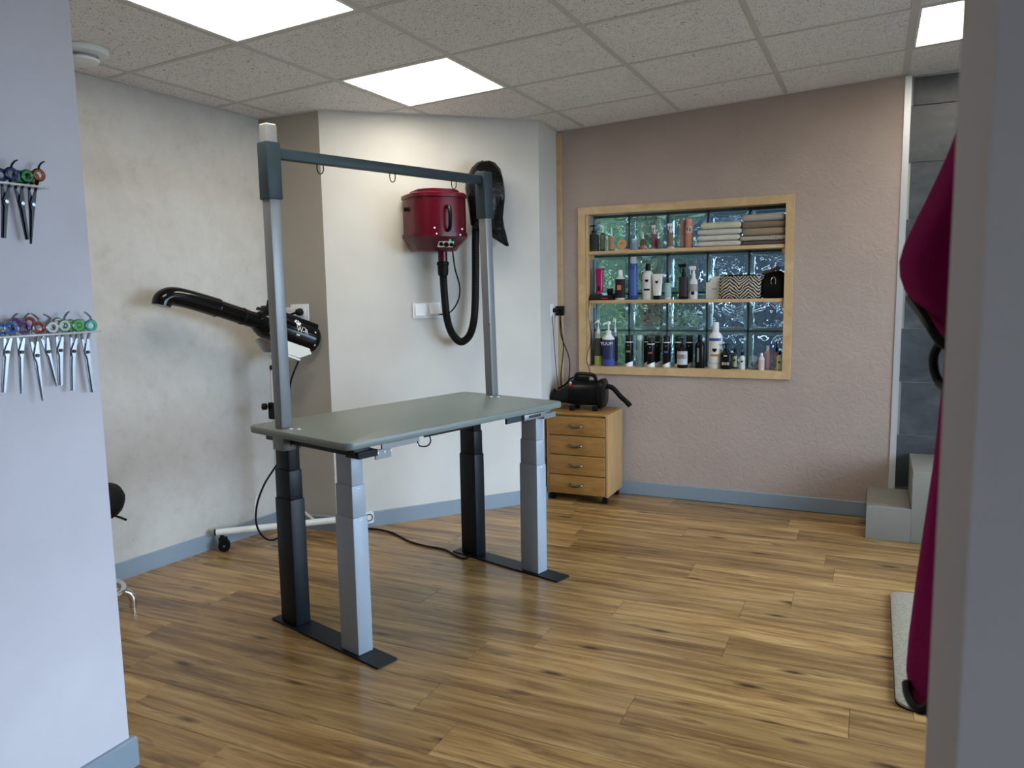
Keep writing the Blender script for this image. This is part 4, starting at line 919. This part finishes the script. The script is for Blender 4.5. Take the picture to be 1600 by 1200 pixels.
shears('short slim steel shears with clear finger rings on the lower rail', c3(600, 312), c3(560, 595), c3(663, 1002), 'steel', RC('clear', (.66, .68, .66)), .0110, g2, ring2=c3(655, 300), tang=-1)
shears('blunt steel thinning shears with pale green finger rings on the lower rail', c3(742, 292), c3(700, 580), c3(708, 992), 'steel', RC('pale_green', (.48, .62, .50)), .0140, g2, blunt=True, ring2=c3(690, 270))
shears('curved steel shears with grass-green finger rings on the lower rail', c3(905, 288), c3(856, 590), c3(830, 1055), 'steel', RC('grass', (.10, .50, .08)), .0130, g2, curved=.005, blunt=True, ring2=c3(840, 290), tang=0)
shears('broad steel shears with turquoise finger rings, rightmost on the lower rail', c3(1055, 288), c3(1018, 600), c3(1085, 1070), 'steel', RC('turquoise', (.04, .50, .40)), .0145, g2, blunt=True, ring2=c3(960, 285), tang=-1)

# ---------------------------------------------------------------- fuchsia towel on a hook beside the door opening
dist = 1.15; TR = DEP(1497, 186, dist); TR.x = 3.0
t = thing('hanging_towel', 'fuchsia fleece towel with black piping hanging from a hook at the right', 'towel', (3.0, TR.y, .70))
OT = Vector((3.0, TR.y, .70))
def half(py, xl, dy): p = DEP(xl, py, dist) - OT; return p.x, p.z
def drape(levels, th, y0, ph):
    rings = []
    for py, xl in levels:
        x0, z = half(py, xl, 0); x1 = .050; ring = []
        for k in range(36):
            a = 2 * PI * k / 36; c, s = math.cos(a), math.sin(a)
            xx = (x0 + x1) / 2 - (x1 - x0) / 2 * (c if abs(c) > .0 else 0)
            yy = y0 + th * s * (1 + .16 * math.sin(5 * a + z * 6 + ph)) * (.55 + .45 * min(1, (1.6 - z) / 1.2))
            ring.append((xx, yy, z))
        rings.append(ring)
    return rings
low = [(520, 1480), (560, 1479), (603, 1475), (680, 1467), (733, 1461), (827, 1447), (920, 1433), (1013, 1421), (1060, 1417), (1085, 1420), (1098, 1427), (1106, 1434), (1110, 1440)]
b = MB(); b.loft(drape(low, .085, .03, .4)); b.build('lower_fold', M['fuchsia'], t, 70)
upf = [(190, 1498), (215, 1490), (250, 1476), (285, 1460), (320, 1443), (355, 1425), (385, 1411), (410, 1404), (432, 1405), (452, 1412), (470, 1424), (490, 1440), (510, 1453), (532, 1465)]
b = MB(); b.loft(drape(upf, .075, -.02, 1.7)); b.build('upper_fold', M['fuchsia'], t, 70)
def pipe(pts, name='piping', r=.0055):
    b = MB(); b.tube(smoothpath([DEP(px, py, dist + o) - OT for px, py, o in pts], 5), r, 8); b.build(name, M['rubber'], t)
pipe([(1422, 466, -.01), (1437, 486, -.05), (1452, 508, -.08), (1466, 530, -.09), (1485, 545, -.09)])
pipe([(1492, 528, -.09), (1470, 536, -.06), (1459, 556, -.05), (1460, 580, -.05), (1470, 600, -.06), (1490, 612, -.09)])
pipe([(1417, 1068, 0), (1420, 1088, -.03), (1430, 1104, -.06), (1440, 1110, -.07), (1452, 1104, -.07), (1462, 1085, -.06)], r=.0065)
hk = DEP(1500, 184, dist) - OT
b = MB(); b.tube(smoothpath([(.058, 0, hk.z + .02), (.03, 0, hk.z + .012), (.006, 0, hk.z - .004), (-.006, 0, hk.z + .008), (-.006, 0, hk.z + .02)], 5), .005, 8); b.rbox((.058, 0, hk.z + .02), (.006, .03, .07), .002); b.build('hook', M['black'], t)
b = MB(); b.torus((0, 0, hk.z - .012), .013, .003, Matrix.Rotation(PI / 2, 4, 'Y')); b.build('hanging_tape', M['rubber'], t)

# ---------------------------------------------------------------- things on the window shelves
def SX(px, py, y): return VP(px, py, (0, y), (1, y))
def bottle(lab, xl, xr, top, z, y, kind, col, cap, label=None, grp=None, name='bottle', trans=0.0, lh=(.12, .62), flat=.85, lname=None, liquid=None):
    """kind: cap, pump, spray, dropper, can, tube, disc"""
    base_py = 460 if z > 1.5 else (467 if z > 1.2 else 575)
    c = SX((xl + xr) / 2, base_py, y); r = (SX(xr, base_py, y).x - SX(xl, base_py, y).x) / 2; H = SX((xl + xr) / 2, top, y).z - z
    t = thing(name, lab, 'bottle' if name == 'bottle' else name.replace('_', ' '), (c.x, y, z), 0, grp)
    key = lambda m, cc, **k: pm(m + '_%02x%02x%02x%d' % tuple([int(v * 255) for v in cc] + [int(k.get('trans', 0) * 10)]), cc, spec=.18 if sum(cc) < .12 else .5, **k)
    bm_ = key('bottle_plastic', col, rough=.28 if not trans else .12, trans=trans); cm = key('cap_plastic', cap, rough=.3)
    b, p = MB(), MB()
    if kind == 'can':
        b.lathe([(r * .9, 0), (r, .004), (r, H * .80), (r * .92, H * .84)], n=20); p.lathe([(r * .82, H * .835), (r * .84, H * .97), (r * .7, H), (0, H)], n=20); bh = .8
    elif kind == 'tube':
        bh = .98; rg = []
        for f in (0, .1, .25, .5, .75, 1.0):
            w_, d_ = r * (.72 + .28 * f), r * .55 * (1 - .92 * f) + .0015; rg.append([(w_ * math.cos(a), d_ * math.sin(a), H * (.16 + .84 * f)) for a in [2 * PI * k / 20 for k in range(20)]])
        b.loft(rg); p.lathe([(r * .62, 0), (r * .64, H * .14), (r * .6, H * .165)], n=20, sy=.6)
    else:
        hb = {'cap': .80, 'pump': .70, 'spray': .64, 'dropper': .62}[kind]; sh = hb * .80 if kind != 'cap' else hb * .86
        b.lathe([(r * .92, 0), (r, .005), (r, H * sh), (r * .86, H * (sh + .05)), (r * .42, H * hb), (r * .36, H * (hb + .03))], n=20, sy=flat); bh = sh
        if kind == 'cap': p.lathe([(r * .46, H * hb), (r * .48, H * (hb + .01)), (r * .44, H * .98), (r * .40, H), (0, H)], n=16)
        if kind == 'dropper': p.lathe([(r * .42, H * hb), (r * .42, H * (hb + .12)), (r * .22, H * (hb + .14)), (r * .24, H * .92), (r * .12, H), (0, H)], n=14)
        if kind == 'pump':
            p.lathe([(r * .44, H * hb), (r * .44, H * (hb + .09)), (r * .16, H * (hb + .10)), (r * .14, H * .92), (r * .34, H * .925), (r * .34, H * .99), (0, H)], n=14)
            p.tube([(0, 0, H * .955), (-r * .5, -r * .45, H * .955), (-r * .72, -r * .62, H * .92)], r * .12, 7)
        if kind == 'spray':
            p.lathe([(r * .44, H * hb), (r * .46, H * (hb + .10)), (r * .30, H * (hb + .12)), (r * .26, H * .86)], n=14)
            p.rbox((-r * .25, 0, H * .93), (r * 1.5, r * .5, H * .11), r * .1, 2)
            p.tube(smoothpath([(-r * .62, 0, H * .89), (-r * .80, 0, H * .82), (-r * .66, 0, H * .73)], 4), r * .11, 6)
            p.cyl((-r * 1.0, 0, H * .945), (-r * 1.25, 0, H * .945), r * .15, n=8)
    bo = b.build('body', bm_, t); p.build({'pump': 'pump', 'spray': 'spray_head', 'dropper': 'dropper'}.get(kind, 'cap'), cm, t)
    if label:
        lm = key('label_print', label, rough=.5); q = MB(); z0, z1 = H * lh[0] * bh / .8, H * lh[1]; fl = flat if kind not in ('can', 'tube') else (1.0 if kind == 'can' else .5); rr_ = r * 1.012
        pts = [(-PI * .5 + (k / 10 - .5) * PI * .92) for k in range(11)]
        q.add([(rr_ * math.cos(a), rr_ * fl * math.sin(a), zz) for zz in (z0, z1) for a in pts], [(k, k + 1, k + 12, k + 11) for k in range(10)]); q.build('label', lm, t)
    if liquid:
        lq = key('liquid', liquid, rough=.15); q = MB(); q.lathe([(r * .9, .003), (r * .97 + .001, .006), (r * 1.005, H * .22), (r * .99, H * .225)], n=20, sy=flat); q.build('liquid', lq, t)
    return t, r, H
cA = lambda x: 900 + .21875 * x
yA = lambda y: 290 + .21875 * y
yB = lambda y: 440 + .21875 * y
W8, BK = (.74, .76, .76), (.006, .006, .007)
gT, gM, gB = 'bottles on the upper window shelf', 'bottles on the middle window shelf', 'bottles on the window sill'
# upper shelf
bottle('dark bottle with black pump at the left end of the upper shelf', cA(97), cA(165), yA(280), SH1, 2.40, 'pump', (.05, .05, .035), BK, (.03, .03, .03), gT)
bottle('dark green bottle with white pump on the upper shelf', cA(172), cA(214), yA(280), SH1, 2.42, 'pump', (.03, .06, .035), W8, (.16, .20, .13), gT)
bottle('small clear bottle with silver cap beside the dark green bottle', cA(206), cA(234), yA(360), SH1, 2.385, 'cap', (.45, .55, .48), (.6, .62, .62), None, gT, trans=.6)
bottle('amber bottle with white nozzle on the upper shelf', cA(236), cA(274), yA(298), SH1, 2.40, 'dropper', (.18, .075, .025), W8, (.36, .23, .11), gT)
bottle('small clear jar with pale blue lid on the upper shelf', cA(392), cA(440), yA(378), SH1, 2.40, 'can', (.32, .40, .48), (.62, .68, .72), (.20, .26, .34), gT, trans=.3)
bottle('small bottle with tall white cap and orange band on the upper shelf', cA(458), cA(496), yA(333), SH1, 2.40, 'dropper', (.06, .05, .045), W8, (.42, .14, .05), gT, lh=(.04, .26))
bottle('clear spray bottle with purple label on the upper shelf', cA(538), cA(578), yA(280), SH1, 2.42, 'spray', (.62, .62, .58), (.66, .66, .64), (.20, .10, .13), gT, trans=.3)
bottle('tiny dark purple dropper bottle on the upper shelf', cA(574), cA(602), yA(333), SH1, 2.395, 'dropper', (.12, .05, .09), W8, None, gT)
bottle('white spray bottle with brown label on the upper shelf', cA(650), cA(695), yA(268), SH1, 2.40, 'spray', (.66, .62, .58), (.68, .68, .66), (.20, .13, .10), gT)
bottle('dull pink aerosol can standing left of the peach one', cA(738), cA(784), yA(245), SH1, 2.43, 'can', (.40, .22, .22), (.48, .22, .24), (.42, .33, .31), gT, name='aerosol_can', lh=(.1, .45))
t, r, H = bottle('peach-pink aerosol can on the upper shelf beside the folded towels', cA(780), cA(833), yA(236), SH1, 2.40, 'can', (.62, .28, .20), (.70, .30, .24), (.70, .52, .46), gT, name='aerosol_can', lh=(.5, .74))
words('Fa', .034, 'lettering', M['black'], t, (0, -r - .0012, H * .63))
c = SX(cA(330), 463, 2.40); t = thing('wooden_disc', 'round pale wooden disc standing on edge on the upper shelf', 'disc', (c.x, 2.40, SH1))
m_ = pm('beech_disc', (.56, .33, .15), rough=.5)
b = MB(); b.cyl((0, -.008, .040), (0, .008, .040), .031, n=28); b.build('disc', m_, t)
b = MB(); b.rbox((.012, .012, .0045), (.085, .05, .009), .002); b.build('stand', m_, t)
b = MB(); b.tube([(-.014, -.0085, .034), (-.002, -.0085, .050), (.014, -.0085, .044)], .0015, 5); b.build('print', M['black'], t)
def towel(lab, xl, xr, yt, yb, y, z, m, grp, sd):
    a, b_ = SX(xl, yb, y - .055), SX(xr, yb, y - .055); cx, wd = (a.x + b_.x) / 2, b_.x - a.x; hh = (yb - yt) * .0039
    rings = []; n = 24
    for i in range(n + 1):
        f = i / n; x = -wd / 2 + wd * f; e = min(1, min(f, 1 - f) / .04) ** .5
        ring = []
        for k in range(20):
            a_ = 2 * PI * k / 20; yy = math.copysign(abs(math.cos(a_)) ** .45, math.cos(a_)) * .062 * (.93 + .07 * e); zz = math.copysign(abs(math.sin(a_)) ** .6, math.sin(a_)) * hh / 2 * (.55 + .45 * e)
            nz = mnoise.noise(Vector((x * 9, yy * 14, sd * 3.1)))
            ring.append((x + .003 * nz, yy + .003 * nz, hh / 2 + zz * (1 + .10 * nz)))
        rings.append(ring)
    mb = MB(); mb.loft(rings); o = mb.build('folded_towel', m, None, 60); o.location = (cx, y, z); tag(o, lab, 'towel', grp); return hh
tw = lambda n, c: pm('terry_' + n, c, rough=.95, bump=.6, bscale=400, sheen=.3, var=.12)
z = SH1
for k, (nm, c_, xl, xr) in enumerate((('pinkish', (.60, .55, .50), 868, 1178), ('ivory', (.62, .60, .53), 868, 1170), ('grey_white', (.56, .56, .51), 870, 1182), ('cream', (.60, .57, .42), 890, 1178))):
    hts = (40, 40, 40, 47)
    z += towel(['bottom pinkish-white', 'second ivory', 'third grey-white', 'top pale cream'][k] + ' folded towel in the low left stack', cA(xl), cA(xr), yA(430 - sum(hts[:k + 1])), yA(430 - sum(hts[:k])), 2.405, z, tw(nm, c_), 'folded towels, left stack', k) + .0006
z = SH1
for k, (nm, c_, xl, xr) in enumerate((('dark_brown', (.085, .06, .055), 1178, 1496), ('lace', None, 1172, 1498), ('tan', (.30, .225, .145), 1186, 1492), ('brown', (.215, .155, .105), 1186, 1494), ('taupe', (.40, .36, .31), 1186, 1488))):
    hts = (26, 38, 50, 44, 48)
    z += towel(['bottom dark brown', 'lace-patterned second', 'tan third', 'brown fourth', 'top taupe-grey'][k] + ' folded towel in the tall right stack', cA(xl), cA(xr), yA(415 - sum(hts[:k + 1])), yA(415 - sum(hts[:k])), 2.405, z, M['lace'] if c_ is None else tw(nm, c_), 'folded towels, right stack', 7 + k) + .0006
# middle shelf
def dogface(t, r, fl, z, s, dark, name='dog_picture'):
    b = MB(); X = Matrix.Translation((0, -r * fl * 1.03 - .0015, z)) @ Matrix.Rotation(PI / 2, 4, 'X'); disc(b, 0, 0, s * .7, s, X); disc(b, -s * .8, .4 * s, s * .35, s * .7, X); disc(b, s * .8, .4 * s, s * .35, s * .7, X); b.build(name, dark, t, 0)
c = SX(940, 467, 2.395); t = thing('clipper_charger', 'black clipper charging stand with red print on the middle shelf', 'charger', (c.x, 2.395, SH2))
b = MB(); b.add([(-.082, -.045, 0), (.082, -.045, 0), (.082, .045, 0), (-.082, .045, 0), (-.058, -.038, .034), (.078, -.042, .030), (.078, .040, .046), (-.058, .04, .046)], [(3, 2, 1, 0), (4, 5, 6, 7), (0, 1, 5, 4), (1, 2, 6, 5), (2, 3, 7, 6), (3, 0, 4, 7)]); b.build('base', M['black'], t, 0)
b = MB(); b.rbox((.055, .01, .058), (.034, .03, .034), .003); b.build('battery_slot', M['black'], t)
b = MB(); b.box((.035, -.0455, .012), (.045, .001, .006)); b.build('red_print', M['redsw'], t, 0)
c = SX(937, 467, 2.395); t = thing('pet_clipper', 'fuchsia pet clipper standing upright in its black charger', 'clipper', (c.x, 2.395, SH2 + .0465))
fu = pm('fuchsia_plastic', (.36, .006, .10), rough=.25)
b = MB(); b.loft([[(w_ * math.cos(a), .018 * math.sin(a), zz) for a in [2 * PI * k / 16 for k in range(16)]] for w_, zz in ((.020, 0), (.023, .01), (.025, .06), (.024, .11), (.027, .135), (.028, .146))]); b.build('body', fu, t)
b = MB(); b.rbox((.004, 0, .152), (.05, .026, .012), .003); b.build('blade_head', fu, t)
b = MB(); b.rbox((0, -.018, .03), (.014, .004, .03), .001); b.build('switch', M['black'], t)
t, r, H = bottle('white bottle with black label and orange square on the middle shelf', 961.5, 977, 422, SH2, 2.40, 'cap', (.66, .64, .60), W8, (.02, .02, .025), gM, lh=(.08, .70), flat=.7)
b = MB(); b.box((0, -r * .7 - .0022, H * .42), (r * .8, .001, H * .17)); b.build('orange_square', pm('orange_print', (.62, .16, .08)), t, 0)
bottle('tall slim blue bottle with silver cap on the middle shelf', 983.5, 996, 401, SH2, 2.40, 'can', (.03, .06, .24), (.40, .46, .55), (.05, .10, .34), gM, lh=(.1, .7))
t, r, H = bottle('white round-shouldered bottle with black cap on the middle shelf', 1004, 1020.5, 412, SH2, 2.41, 'cap', (.68, .68, .66), BK, (.62, .63, .60), gM)
dogface(t, r, .85, H * .52, .010, M['black'], 'leaf_print'); b = MB(); b.box((0, -r * .85 - .002, H * .28), (r * 1.1, .001, H * .05)); b.build('lettering_band', M['black'], t, 0)
t, r, H = bottle('white cosmetic tube standing on its black cap on the middle shelf', 1018.5, 1035.5, 428, SH2, 2.385, 'tube', (.68, .69, .66), BK, None, gM, name='cosmetic_tube')
dogface(t, r, .40, H * .68, .009, M['black'], 'leaf_print')
bottle('small white bottle with dark cap and teal print on the middle shelf', 1038.5, 1048.5, 426, SH2, 2.40, 'dropper', (.60, .64, .62), BK, (.30, .46, .45), gM)
bottle('black spray bottle with black trigger on the middle shelf', 1060.5, 1075, 411, SH2, 2.40, 'spray', BK, BK, (.035, .03, .035), gM)
t, r, H = bottle('white spray bottle with white trigger on the middle shelf', 1077, 1090, 415, SH2, 2.40, 'spray', (.66, .68, .68), W8, (.30, .30, .30), gM, lh=(.35, .45))
b = MB(); disc(b, 0, 0, r * .45, r * .45, Matrix.Translation((0, -r * .85 - .0015, H * .18)) @ Matrix.Rotation(PI / 2, 4, 'X')); b.build('round_print', M['black'], t, 0)
c = SX(1114.5, 467, 2.41); t = thing('carton', 'small white carton with open flap beside the zebra bag', 'box', (c.x, 2.41, SH2))
wc = pm('white_card', (.58, .58, .54), rough=.7)
b = MB(); b.rbox((0, 0, .05), (.080, .06, .10), .003); b.build('box', wc, t)
b = MB(); b.add([(-.02, -.03, .1), (.04, -.03, .1), (.036, -.012, .135), (-.004, -.012, .135), (-.02, -.027, .1), (.04, -.027, .1), (.036, -.009, .135), (-.004, -.009, .135)], [(0, 1, 2, 3), (7, 6, 5, 4), (0, 4, 5, 1), (1, 5, 6, 2), (2, 6, 7, 3), (3, 7, 4, 0)]); b.build('flap', wc, t, 0)
b = MB(); b.box((.01, -.0308, .06), (.03, .001, .006)); b.build('print', M['post'], t, 0)
c = SX(1157, 467, 2.40); t = thing('toiletry_bag', 'zebra-striped toiletry bag on the middle shelf', 'toiletry bag', (c.x, 2.40, SH2))
b = MB(); b.loft([[(w_ * math.copysign(abs(math.cos(a)) ** .35, math.cos(a)), d_ * math.copysign(abs(math.sin(a)) ** .6, math.sin(a)), zz) for a in [2 * PI * k / 32 for k in range(32)]] for w_, d_, zz in ((.118, .050, 0), (.125, .058, .012), (.126, .060, .06), (.125, .052, .105), (.121, .034, .128), (.117, .018, .135))]); b.build('bag', M['zebra'], t, 60)
b = MB(); b.tube(smoothpath([(-.120, 0, .134), (-.06, 0, .139), (.06, 0, .139), (.120, 0, .134)], 4), .004, 6); b.build('zip', M['black'], t)
c = SX(1210, 468, 2.40); t = thing('handbag', 'black handbag with metal handle clasp at the right end of the middle shelf', 'handbag', (c.x, 2.40, SH2))
b = MB(); b.loft([[(w_ * math.copysign(abs(math.cos(a)) ** .5, math.cos(a)), d_ * math.copysign(abs(math.sin(a)) ** .6, math.sin(a)), zz) for a in [2 * PI * k / 28 for k in range(28)]] for w_, d_, zz in ((.058, .050, 0), (.066, .058, .008), (.068, .060, .06), (.066, .048, .11), (.058, .026, .140), (.035, .010, .160))]); b.build('body', M['vinyl'], t, 60)
b = MB(); b.tube(smoothpath([(-.070, -.005, .146), (-.050, -.01, .152), (-.02, -.01, .160), (.012, -.008, .176), (.028, -.006, .165)], 5), .010, 8); b.build('metal_handle', M['pewter'], t)
b = MB(); b.torus((-.002, -.052, .098), .013, .0022, Matrix.Scale(1.9, 4, (0, 0, 1)) @ Matrix.Rotation(PI / 2, 4, 'X')); b.build('clasp_ring', M['chrome'], t)
# window sill
bottle('frosted bottle of yellow-green liquid with white pump at the left end of the sill', cA(132), cA(190), yB(272), SH0, 2.41, 'pump', (.55, .58, .50), W8, (.05, .05, .05), gB, trans=.4, lh=(.30, .60), liquid=(.34, .42, .10))
t, r, H = bottle('blue bottle with dark blue label and white pump on the sill', cA(190), cA(276), yB(282), SH0, 2.39, 'pump', (.05, .09, .33), W8, (.02, .025, .09), gB, lh=(.22, .58))
b = MB(); b.lathe([(r * .99, H * .59), (r * 1.01, H * .60), (r * .86, H * .635), (r * .42, H * .71)], n=20, sy=.85); b.build('shoulder', M['wplastic'], t)
words('YUUP!', .030, 'lettering', M['wplastic'], t, (0, -r * .85 - .0016, H * .50))
bottle('clear lilac bottle with white pump half hidden behind the blue bottle', cA(262), cA(298), yB(262), SH0, 2.445, 'pump', (.40, .36, .50), W8, (.03, .03, .06), gB, trans=.2)
def blackcan(lab, xl, xr, yt, y, stripe, base=True):
    t, r, H = bottle(lab, cA(xl), cA(xr), yB(yt), SH0, y, 'can', BK, (.02, .02, .022), None, gB)
    b = MB(); b.lathe([(r * 1.004, H * .775), (r * 1.012, H * .777), (r * 1.012, H * .80), (r * 1.0, H * .802)], n=20); b.build('white_band', M['wplastic'], t)
    if base:
        b = MB(); n = 20; b.add([(r * 1.012 * math.cos(2 * PI * k / n), r * 1.012 * math.sin(2 * PI * k / n), zz) for f in (0, 1) for k in range(n) for zz in [(.001 if f == 0 else H * (.12 + .055 * math.cos(2 * PI * k / n)))]], [(k, (k + 1) % n, (k + 1) % n + n, k + n) for k in range(n)]); b.build('white_base', M['wplastic'], t)
    if stripe:
        b = MB(); q = [-PI / 2 + (k / 6 - .5) * 1.1 for k in range(7)]; b.add([(r * 1.012 * math.cos(a), r * 1.012 * math.sin(a), H * zz) for zz in (.46, .52) for a in q], [(k, k + 1, k + 8, k + 7) for k in range(6)]); b.build('print_stripe', pm('print_%02d' % int(stripe[0] * 90 + stripe[2] * 9), stripe), t)
    b = MB(); b.add([(x_ * r, -r * 1.02, H * .68 + z_ * r) for x_, z_ in ((-.25, 0), (0, .22), (.25, 0), (0, -.22))], [(0, 1, 2, 3)]); b.build('emblem', M['post'], t, 0)
blackcan('black cylinder bottle with gold print on the sill', 352, 406, 383, 2.39, (.30, .22, .08))
bottle('empty clear bottle between the black bottles on the sill', cA(429), cA(478), yB(383), SH0, 2.41, 'can', (.55, .68, .70), (.5, .6, .62), None, gB, trans=.8)
blackcan('black cylinder bottle in the back row behind the red-printed one', 484, 520, 383, 2.44, None)
blackcan('black cylinder bottle with red print on the sill', 508, 562, 400, 2.385, (.42, .04, .05))
blackcan('black cylinder bottle in the back row right of the red-printed one', 560, 602, 385, 2.44, None)
blackcan('black cylinder bottle with blue print on the sill', 620, 674, 385, 2.40, (.05, .10, .34))
blackcan('black cylinder bottle in the back row left of the silver-labelled pump bottle', 702, 748, 385, 2.445, None)
t, r, H = bottle('black pump bottle with silver label on the sill', cA(722), cA(796), yB(402), SH0, 2.385, 'pump', BK, BK, (.50, .52, .54), gB, lh=(.16, .56))
words('DOODLE', .036, 'lettering', M['black'], t, (0, -r * .85 - .0022, H * .38)).scale = (.42, 1, 1)
blackcan('black cylinder bottle in the back row right of the silver-labelled pump bottle', 782, 836, 385, 2.445, None)
t, r, H = bottle('tall plain black bottle left of the big white bottle', cA(848), cA(918), yB(380), SH0, 2.40, 'cap', BK, BK, None, gB, flat=.8)
b = MB(); b.box((-r * .2, -r * .8 - .001, H * .40), (r * .38, .001, H * .42)); b.build('label', M['post'], t, 0)
t, r, H = bottle('big white bottle with blue band and dog picture on the sill', cA(947), cA(1043), yB(290), SH0, 2.41, 'cap', (.74, .75, .73), W8, (.70, .71, .69), gB, lh=(.05, .62))
def lband(t, r, fl, z0, z1, m, name, ang=1.6):
    b = MB(); q = [-PI / 2 + (k / 8 - .5) * ang for k in range(9)]; b.add([(r * 1.03 * math.cos(a), r * fl * 1.03 * math.sin(a), zz) for zz in (z0, z1) for a in q], [(k, k + 1, k + 10, k + 9) for k in range(8)]); b.build(name, m, t)
lband(t, r, .85, H * .60, H * .66, pm('blue_band', (.03, .06, .28)), 'blue_band', 2.0)
lband(t, r, .85, H * .11, H * .118, pm('red_line', (.30, .08, .06)), 'red_line', 1.8)
dogface(t, r, .85, H * .40, .012, M['black']); lband(t, r, .85, H * .27, H * .315, pm('gold_print', (.42, .24, .05)), 'gold_print', 1.2)
t, r, H = bottle('square black pump bottle with dogs on its label on the sill', cA(1031), cA(1111), yB(440), SH0, 2.375, 'pump', BK, BK, None, gB, flat=.6)
for dx, cc in ((-.45, (.42, .38, .33)), (.0, (.30, .26, .22)), (.45, (.46, .36, .32))):
    b = MB(); X = Matrix.Translation((dx * r, -r * .6 * 1.02 * math.sqrt(1 - dx * dx * .9) - .0012, H * .22)) @ Matrix.Rotation(PI / 2, 4, 'X'); disc(b, 0, 0, r * .24, r * .3, X); b.build('dog_picture', pm('dog_print_%d' % int(dx * 10 + 9), cc), t, 0)
b = MB(); b.box((0, -r * .6 - .0016, H * .52), (r * .6, .001, H * .03)); b.build('print', M['wplastic'], t, 0)
t, r, H = bottle('small dark bottle with green dog label beside the square pump bottle', cA(1113), cA(1154), yB(475), SH0, 2.41, 'cap', (.05, .035, .03), BK, (.36, .40, .26), gB); dogface(t, r, .85, H * .42, .006, M['black'])
t, r, H = bottle('small white bottle with black cap and dog label on the sill', cA(1166), cA(1208), yB(503), SH0, 2.40, 'cap', (.60, .66, .68), BK, (.58, .62, .58), gB); dogface(t, r, .85, H * .45, .006, M['black'])
c = SX(cA(1271), 575, 2.405); t = thing('plastic_cup', 'clear plastic cup holding dark grips on the sill', 'cup', (c.x, 2.405, SH0))
b = MB(); b.lathe([(.026, .0), (.028, .001), (.033, .080), (.031, .080), (.0265, .003), (0, .003)], n=24); b.build('cup', mat('clear_cup_plastic', (0.85, 0.9, 0.92), 0.08, trans=0.92, var=0.01), t)
for k in range(9):
    b = MB(); a = k * 2.4; q = .004 + .0018 * k; b.rbox((q * math.cos(a), q * math.sin(a), .012 + .0036 * k), (.018, .009, .009), .002, 1, Matrix.Translation((0, 0, 0))); b.build('grip', pm('grip_%d' % (k % 3), ((.10, .06, .08), (.06, .05, .07), (.16, .10, .12))[k % 3]), t)
bottle('small white squat bottle in front of the mauve bottle', cA(1303), cA(1346), yB(510), SH0, 2.375, 'cap', (.62, .58, .56), W8, (.56, .48, .45), gB)
bottle('mauve bottle with white cap on the sill', cA(1342), cA(1394), yB(457), SH0, 2.41, 'cap', (.40, .27, .36), W8, (.46, .30, .40), gB)
bottle('slim bottle with black dropper near the right end of the sill', cA(1410), cA(1450), yB(424), SH0, 2.43, 'dropper', (.60, .58, .50), BK, (.36, .26, .18), gB)
t, r, H = bottle('small dark-capped bottle with green dog label at the right end of the sill', cA(1432), cA(1476), yB(494), SH0, 2.38, 'cap', (.42, .46, .36), BK, (.46, .50, .36), gB); dogface(t, r, .85, H * .42, .006, M['black'])
